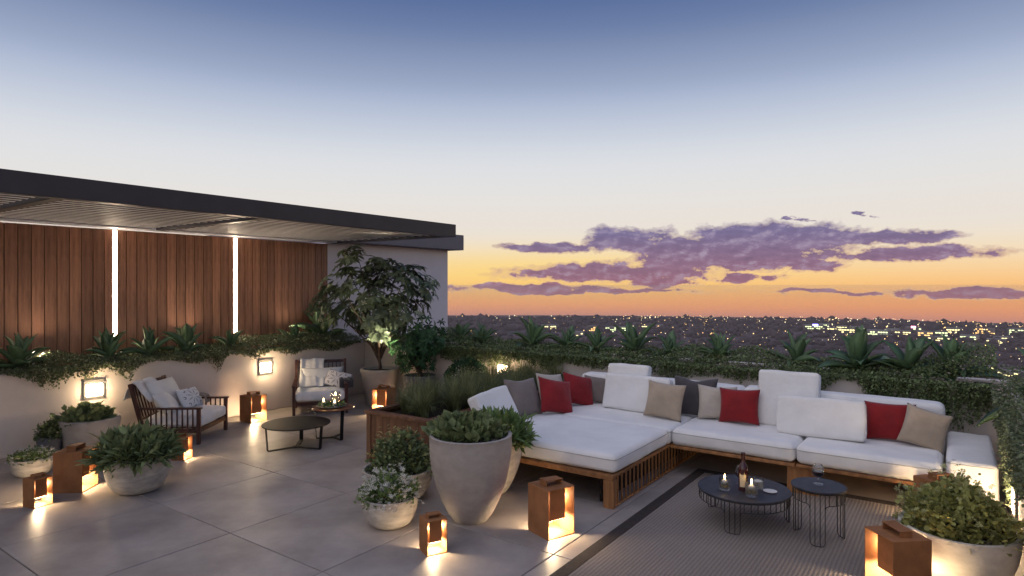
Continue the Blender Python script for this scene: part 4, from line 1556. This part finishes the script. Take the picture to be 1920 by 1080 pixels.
B('soil', 'soil', t, TX0 + .03, TX1 - .01, TY0 + .01, TY1 - .01, .3, TZT - .03, 0)


def grass_mesh(name, centers, nblade, length, parent, m='grass_blade'):
    P, Dv, S = [], [], []
    segs = 5
    V, Fc = [], []
    for (cx, cy, cz, sc_) in centers:
        for _ in range(nblade):
            a = random.uniform(0, 2 * PI)
            lean = abs(random.gauss(.55, .32))
            L = length * sc_ * random.uniform(.6, 1.15)
            r0 = random.uniform(0, .07)
            x, y, z = cx + r0 * math.cos(a + 1), cy + r0 * math.sin(a + 1), cz
            w = random.uniform(.0022, .0042)
            px, py = -math.sin(a) * w, math.cos(a) * w
            k0 = len(V)
            th = lean * .25
            for s_ in range(segs + 1):
                tw = 1 - (s_ / segs) ** 2 * .9
                V += [(x - px * tw, y - py * tw, z), (x + px * tw, y + py * tw, z)]
                st = L / segs
                x += math.cos(a) * math.sin(th) * st
                y += math.sin(a) * math.sin(th) * st
                z += math.cos(th) * st
                th += lean * .42
            for s_ in range(segs):
                Fc.append((k0 + 2 * s_, k0 + 2 * s_ + 1, k0 + 2 * s_ + 3, k0 + 2 * s_ + 2))
    return MB().add(V, Fc).build(name, m, parent)


centers = [(4.85, 4.62, .48, .9), (4.95, 4.92, .48, .85)]
x = 5.2
while x < 7.3:
    for yy in (4.50, 4.78, 5.0):
        centers.append((x + random.uniform(-.08, .08), yy + random.uniform(-.07, .07), .48, random.uniform(.8, 1.1)))
    x += .26
o = grass_mesh('ornamental_grass', centers, 330, .40, None)
tag(o, 'fine arching ornamental grass filling the timber planter', 'grass', kind='stuff')

# box ball
t = empty('box_shrub', (7.12, 5.86, 0), 0, 'clipped dark green ball shrub beside the wall light', 'shrub')
d = rdir(4200, -.6, 1)
q = (1 + .05 * np.sin(d[:, 0] * 9) * np.cos(d[:, 1] * 8)) * rng.uniform(.86, 1.02, 4200)
leaves('foliage', ROUND, d * q[:, None] * np.array([.31, .34, .31]) + np.array([0, 0, .50]), d, .030, 'leaf_box', t, .5, up=d)
MB().tube([(0, 0, 0), (.01, 0, .3), (0, 0, .5)], [.025, .02, .012], 8).build('stem', 'branch', t)
MB().lathe([(0, 0), (.17, 0), (.20, .2), (.195, .205), (.17, .2), (.16, .17), (0, .17)], 30, cap=False).build('root_pot', 'pot_dark', t, smooth=True)


# ---- umbrella-leaf tree
def palmate(pos, d, n_leaf, size, droop=.5):
    """expands cluster centres into leaflet bases/directions"""
    n = len(pos)
    d = d / np.linalg.norm(d, axis=1, keepdims=True)
    ref = np.where(np.abs(d[:, 2:3]) > .9, np.array([[1., 0, 0]]), np.array([[0., 0, 1]]))
    x = np.cross(d, ref)
    x /= np.linalg.norm(x, axis=1, keepdims=True)
    y = np.cross(x, d)
    P_, D_, U_, S_ = [], [], [], []
    for k in range(n_leaf):
        a = 2 * PI * k / n_leaf + rng.uniform(-.15, .15, n)
        rd = x * np.cos(a)[:, None] + y * np.sin(a)[:, None]
        dv = rd + d * rng.uniform(.05, .4, n)[:, None] - np.array([0, 0, droop]) * rng.uniform(.5, 1.2, n)[:, None]
        P_.append(pos)
        D_.append(dv)
        U_.append(d)
        S_.append(size * rng.uniform(.75, 1.2, n))
    return np.concatenate(P_), np.concatenate(D_), np.concatenate(U_), np.concatenate(S_)


t = empty('potted_tree', (6.91, 7.51, .53), 0, 'umbrella-leaf tree in the big stone pot, glossy palmate leaves lit from below', 'tree')
trunk = MB()

trunk.tube([(0, 0, -.05), (.01, 0, .08), (.0, .01, .17)], [.03, .025, .022], 8)
# crown blobs: sideways offset (along the view's left-right), height above soil, depth
RT = Vector((math.sin(YAW), -math.cos(YAW), 0))
FW = Vector((math.cos(YAW), math.sin(YAW), 0))
blobs = [(-.62, 1.68, .1), (-.36, 1.86, -.1), (-.88, 1.34, .0), (-.96, 1.08, .15), (-.55, 1.30, -.25), (-.30, 1.48, .2), (.12, 1.70, -.15), (.24, 1.60, .2),
         (-.10, 1.16, -.3), (.44, 1.62, .1), (.50, 1.34, -.2), (.72, 1.50, .1), (.66, 1.08, .2), (.08, .84, -.35), (-.44, .98, .1), (.34, .80, .15),
         (.86, 1.30, -.1), (.18, 1.28, .05), (-.70, .92, -.15), (.42, 1.02, -.35), (.22, .60, .1), (-.32, .70, .15), (.0, 1.02, .2), (-.02, 1.50, .0), (-.10, 1.78, .05), (.02, .70, -.2)]
cpl, cdl = [], []
for bi, (a, z_, d_) in enumerate(blobs):
    c = RT * (a * .94) + FW * d_ + Vector((0, 0, z_))
    mid = Vector((c.x * .42 + random.gauss(0, .04), c.y * .42 + random.gauss(0, .04), .17 + (z_ - .17) * .55 - .05))
    r0 = .013 if bi % 3 else .017
    trunk.tube([(0, .01, .15), (c.x * .16, c.y * .16, .17 + (z_ - .17) * .26), tuple(mid), tuple(c)], [r0, r0 * .85, r0 * .6, .004], 6)
    for _ in range(9):
        q = c + Vector((random.gauss(0, .11), random.gauss(0, .12), random.gauss(0, .09)))
        cpl.append(tuple(q))
        dv = (q - Vector((0, 0, .9))).normalized() + Vector((random.gauss(0, .3), random.gauss(0, .3), .35))
        cdl.append(tuple(dv))
        if random.random() < .5:
            trunk.tube([tuple(c), tuple((c + q) / 2 + Vector((0, 0, -.01))), tuple(q)], [.0035, .003, .002], 4)
trunk.build('trunk', 'branch', t, smooth=True)
cp, cd = np.array(cpl), np.array(cdl)
P_, D_, U_, S_ = palmate(cp, cd, 8, .165, .5)
LEAF7 = ([(x_ * 1.25, y_, z_) for x_, y_, z_ in LANCE[0]], LANCE[1])
me = scatter_mesh('crown', LEAF7[0], LEAF7[1], frames(D_, U_ + rng.normal(0, .2, U_.shape), S_), P_, True)
put('crown', me, 'leaf_tree', t)
p2 = cp[rng.choice(len(cp), 26)] + rng.normal(0, .05, (26, 3))
pp = np.repeat(p2, 6, axis=0) + rng.normal(0, .02, (26 * 6, 3))
o_ = leaves('blossom', BLOSSOM, pp, rdir(len(pp), -.4, .4), .02, 'petal', t, .3)
o_['kind'] = 'stuff'
# uplight in the pot
t = empty('garden_spotlight', (6.58, 6.98, 0), 0, 'small black ground spotlight aimed up at the potted tree', 'spotlight')
MB().lathe([(0, 0), (.045, 0), (.045, .008), (.012, .012), (.012, .05), (0, .05)], 20, cap=False).build('stake', 'black_metal', t, smooth=True)
MB().lathe([(0, .05), (.028, .05), (.034, .075), (.034, .12), (.030, .12), (.028, .09), (0, .085)], 20, cap=False).build('housing', 'black_metal', t, smooth=True)
sp = own_light('spot_beam', 'SPOT', 400, (1.0, .86, .62), t, (0, 0, .125), .025)
sp.data.spot_size = R(40)
sp.data.spot_blend = .7
sp.rotation_euler = Vector((.13, .33, 1.3)).to_track_quat('-Z', 'Y').to_euler()

# ---- fine-leaved plant in the grey cylinder
t = empty('maple_plant', (7.10, 6.81, .47), 0, 'feathery green maple-like plant in the dark cylinder pot', 'plant')
mb = MB()
cps, cds = [], []
for k in range(26):
    a = random.uniform(0, 2 * PI)
    r_ = random.uniform(.08, .46)
    zz_ = random.uniform(.22, .86) - .25 * r_
    tip = Vector((r_ * math.cos(a), r_ * math.sin(a), zz_))
    mb.tube([(0, 0, -.03), (tip.x * .2, tip.y * .2, zz_ * .55), tuple(tip)], [.007, .005, .002], 5)
    for _ in range(9):
        q = tip * random.uniform(.65, 1.05) + Vector((random.gauss(0, .06), random.gauss(0, .06), random.gauss(0, .06)))
        cps.append(tuple(q))
        cds.append((math.cos(a) + random.gauss(0, .4), math.sin(a) + random.gauss(0, .4), .6 + random.gauss(0, .4)))
mb.build('stem', 'branch', t, smooth=True)
P_, D_, U_, S_ = palmate(np.array(cps), np.array(cds), 6, .10, .45)
put('foliage', scatter_mesh('foliage', LANCE[0], LANCE[1], frames(D_, U_, S_), P_), 'leaf_maple', t)


# ================================================================== AGAVES
def agave_leaf(L, w, curl):
    v, f_ = [], []
    n = 9
    th, y, z = R(18), 0., 0.
    for i in range(n + 1):
        u = i / n
        ww = w * (.55 + 1.15 * u * (1 - u) * 2.0 - .15 * u) * (1 - u ** 5)
        ww = max(ww, .001)
        keel = .30 * ww
        v += [(-ww / 2, y, z + keel), (0, y, z), (ww / 2, y, z + keel), (0, y - .004, z - .006 * (1 - u) - .001)]
        y += math.cos(th) * L / n
        z += math.sin(th) * L / n
        th += curl * (u - .15) / n * 3
    for i in range(n):
        a = 4 * i
        b = a + 4
        f_ += [(a, a + 1, b + 1, b), (a + 1, a + 2, b + 2, b + 1), (a + 3, b + 3, b + 2, a + 2), (a, b, b + 3, a + 3)]
    return MB().add(v, f_).mesh('agave_leaf', True)


LEAFV = [agave_leaf(.36, .125, -.75), agave_leaf(.38, .13, -.45), agave_leaf(.34, .12, -1.15), agave_leaf(.36, .115, -.1)]


def agave(x, y, z, s, label, nl=None, cat='agave'):
    t = empty('agave', (x, y, z), 0, label, cat, 'agaves in the planters')
    t.rotation_euler = (random.gauss(0, .14), random.gauss(0, .14), random.uniform(0, 6))
    nl = nl or random.randint(12, 20)
    s *= random.uniform(.88, 1.08)
    off = random.uniform(0, 6)
    for k in range(nl):
        u = k / (nl - 1)
        a = off + k * 2.39996
        el_ = R(-22 + 84 * u + random.uniform(-13, 13))
        me = LEAFV[3] if u > .8 else LEAFV[1] if u > .5 else random.choice(LEAFV[:3])
        o = bpy.data.objects.new('leaf', me)
        if not me.materials:
            me.materials.append(MATS['leaf_agave'])
        M = Matrix.Rotation(a, 4, 'Z') @ Matrix.Rotation(el_, 4, 'X')
        o.rotation_euler = M.to_euler()
        q = 1.15 * s * random.uniform(.72, 1.15) * (1 - .12 * u)
        o.scale = (q * random.uniform(.8, 1.1), q, q * random.uniform(.8, 1.5))
        o.location = (0, 0, .02 + .05 * u * s)
        link(o, t)
    MB().lathe([(0, -.05), (.03 * s, -.05), (.035 * s, .03), (.02 * s, .09 * s), (0, .1 * s)], 10, cap=False).build('core', 'leaf_agave', t, smooth=True)


Z0 = .95
agl = [(2.52, 8.80, 1.05, 'agave at the far left edge in front of the cladding'),
       (3.50, 8.78, 1.1, 'agave in front of the foot of the left LED strip'),
       (3.98, 8.80, 1.05, 'agave just right of the left LED strip'),
       (4.50, 8.82, 1.15, 'agave midway between the two LED strips'),
       (5.18, 8.86, .95, 'agave at the foot of the right LED strip'),
       (6.22, 8.86, .8, 'small agave right of the right LED strip by the tree'),
       (6.92, 8.98, 1.6, 'large dark agave at the end of the cladding behind the tree')]
for x, y, s_, lab in agl:
    agave(x, y, Z0 - .02, s_ * .95, lab)
agb = [(6.62, .95, 'agave at the left end of the back planter below the white building'),
       (6.15, .95, 'second agave from the left in the back planter'),
       (5.20, 1.25, 'broad agave above the glowing wall light'),
       (4.66, 1.05, 'agave right of the broad one above the wall light'),
       (4.12, 1.15, 'agave above the left end of the sofa back'),
       (3.50, 1.35, 'big agave above the tall left white cushion'),
       (3.02, .85, 'narrow upright agave left of the planter shrub'),
       (2.36, 1.05, 'agave above the middle of the sofa between two flowering clumps'),
       (1.52, 1.1, 'agave behind the tall middle white cushion'),
       (.85, 1.3, 'agave above the rightmost red cushion'),
       (.40, 1.25, 'agave with upright spears above the right end of the sofa'),
       (.0, 1.2, 'agave nearest the right corner of the back planter')]
for y, s_, lab in agb:
    agave(7.88 + random.uniform(-.06, .06), y, Z0 - .01, s_ * .92, lab)
agave(6.3, -.72, Z0 + .02, 1.3, 'agave partly out of frame at the right edge')


# ================================================================== TRAILING GROUND COVER
def trailing(name, label, along, front, axis, out, drop_fn, n_strand, n_top, mound_fn, m, flower_fn, depth=.62, fm='petal', leaf=.030, bulk=1.):
    """along: (start, end) on the wall; axis 'x' or 'y'; front: wall-face coordinate; out: sign pointing off the wall face"""
    t = empty(name, (0, 0, 0), 0, label, 'ground cover')
    a0, a1 = along
    # mounds on top of the soil and over the coping
    s = rng.uniform(a0, a1, n_top)
    dp = rng.uniform(-.03, depth, n_top)
    hgt = np.array([mound_fn(x_) for x_ in s]) * rng.uniform(.15, 1, n_top) ** .6
    hgt *= np.where(dp < .2, .75, 1)
    z = ZT - .04 + hgt
    f = front - out * dp
    pos = np.stack([s, f, z], 1) if axis == 'x' else np.stack([f, s, z], 1)
    dirs = rdir(n_top, .0, 1)
    # hanging strands
    SP, SD = [], []
    for _ in range(n_strand):
        c = random.uniform(a0, a1)
        L = drop_fn(c) * random.uniform(.35, 1.1)
        if L < .03:
            continue
        wob = random.uniform(0, 6)
        o0 = random.uniform(.015, .09) * (1 + L) * bulk
        nL = int(L / .0125) + 4
        for k in range(nL):
            u = k / nL
            if u < .18:
                off = o0 * (u / .18) - .03
                zz_ = ZT + .035 * math.sin(u / .18 * PI * .6)
            else:
                off = o0 * (1 - .45 * u) + .012 * math.sin(u * 7 + wob)
                zz_ = ZT + .03 - (u - .18) / .82 * L
            cc = c + .03 * math.sin(u * 5 + wob) + random.gauss(0, .012)
            ff = front + out * (off + random.gauss(0, .010))
            if zz_ < ZT:
                ff = front + out * max(.006, (ff - front) * out)
            SP.append((cc, ff, zz_) if axis == 'x' else (ff, cc, zz_))
            b = random.gauss(0, .6)
            SD.append((b, out * .8, -.5 + random.gauss(0, .4)) if axis == 'x' else (out * .8, b, -.5 + random.gauss(0, .4)))
    SP, SD = np.array(SP), np.array(SD)
    allp = np.concatenate([pos, SP])
    alld = np.concatenate([dirs, SD])
    o = leaves('foliage', KITE, allp, alld, leaf, m, t, .35)
    o['kind'] = 'stuff'
    pr = np.array([flower_fn(p[0] if axis == 'x' else p[1]) for p in allp])
    pick = allp[(rng.uniform(0, 1, len(allp)) < pr) & (allp[:, 2] > ZT - .12)]
    if len(pick):
        pk = pick + rng.normal(0, .012, pick.shape) + np.array([0, 0, .012])
        o = leaves('blossom', BLOSSOM, pk, rdir(len(pk), -.3, .3), .012, fm, t, .3)
        o['kind'] = 'stuff'
    return t


def bumps(lst, base):
    def fn(x_):
        return base + sum(h_ * math.exp(-((x_ - c) / w) ** 2) for c, w, h_ in lst)
    return fn


trailing('trailing_plants', 'small-leaved trailing greenery spilling over the left planter wall', (1.9, XB - .02), Y1, 'x', -1,
         bumps([(2.75, .22, .22), (3.15, .12, .15), (3.55, .15, .22), (4.45, .25, .10), (4.75, .10, .20), (5.3, .2, .12), (5.95, .22, .12), (6.7, .4, .12)], .03),
         1150, 21000, bumps([(2.9, .3, .05), (4.6, .4, .05), (5.6, .5, .12), (6.4, .5, .12), (7.2, .4, .08), (3.55, .2, .05), (3.0, .25, .06)], .09), 'leaf_grey', bumps([(5.35, .3, .035), (6.3, .5, .03), (3.0, .3, .012)], .004), .72)
trailing('trailing_plants', 'dark trailing greenery with pale flowers over the wall behind the sofa', (-.36, YW - .9), XB, 'y', -1,
         bumps([(6.4, .5, .18), (5.4, .35, .16), (4.7, .3, .20), (3.9, .4, .12), (3.3, .2, .18), (2.6, .3, .10), (2.0, .3, .12), (1.25, .14, .28), (.62, .12, .36), (-.05, .30, .42), (.3, .15, .2), (2.9, .2, .12), (5.9, .3, .15)], .05),
         2300, 36000, bumps([(6.9, .5, .10), (4.4, .3, .04), (2.75, .25, .12), (2.0, .3, .14), (-.2, .45, .30), (5.4, .3, .06), (6.2, .3, .05), (3.5, .25, .06), (1.2, .2, .04), (7.3, .6, .1)], .12), 'leaf_trail', bumps([(3.4, .3, .05), (2.0, .35, .07), (1.75, .2, .05), (-.1, .3, .05)], .006), .75, 'petal_pink')
trailing('trailing_plants', 'thick trailing bush with pinkish blossoms tumbling over the right planter wall', (2.6, XB - .05), YR, 'x', 1,
         bumps([(7.2, .4, .30), (6.4, .4, .42), (5.9, .3, .40), (5.2, .5, .3)], .12),
         900, 11000, bumps([(7.2, .5, .25), (6.2, .5, .22), (5.2, .5, .2)], .12), 'leaf_grey', bumps([(6.9, .6, .06)], .01), .7, 'petal_pink', bulk=.5)


# ================================================================== dusk haze between here and the hills
m = bpy.data.materials.new('haze')
m.use_nodes = True
nd = m.node_tree.nodes
nd.clear()
pv = nd.new('ShaderNodeVolumePrincipled')
pv.inputs['Color'].default_value = (.92, .80, .80, 1)
pv.inputs['Density'].default_value = 1.05e-4
mo = nd.new('ShaderNodeOutputMaterial')
m.node_tree.links.new(pv.outputs[0], mo.inputs['Volume'])
o = MB().box(-3300, 3300, -3300, 3300, -252, 3.9).build('haze', None)
o.data.materials.append(m)
tag(o, 'thin evening haze in the air over the city', 'haze', kind='stuff')
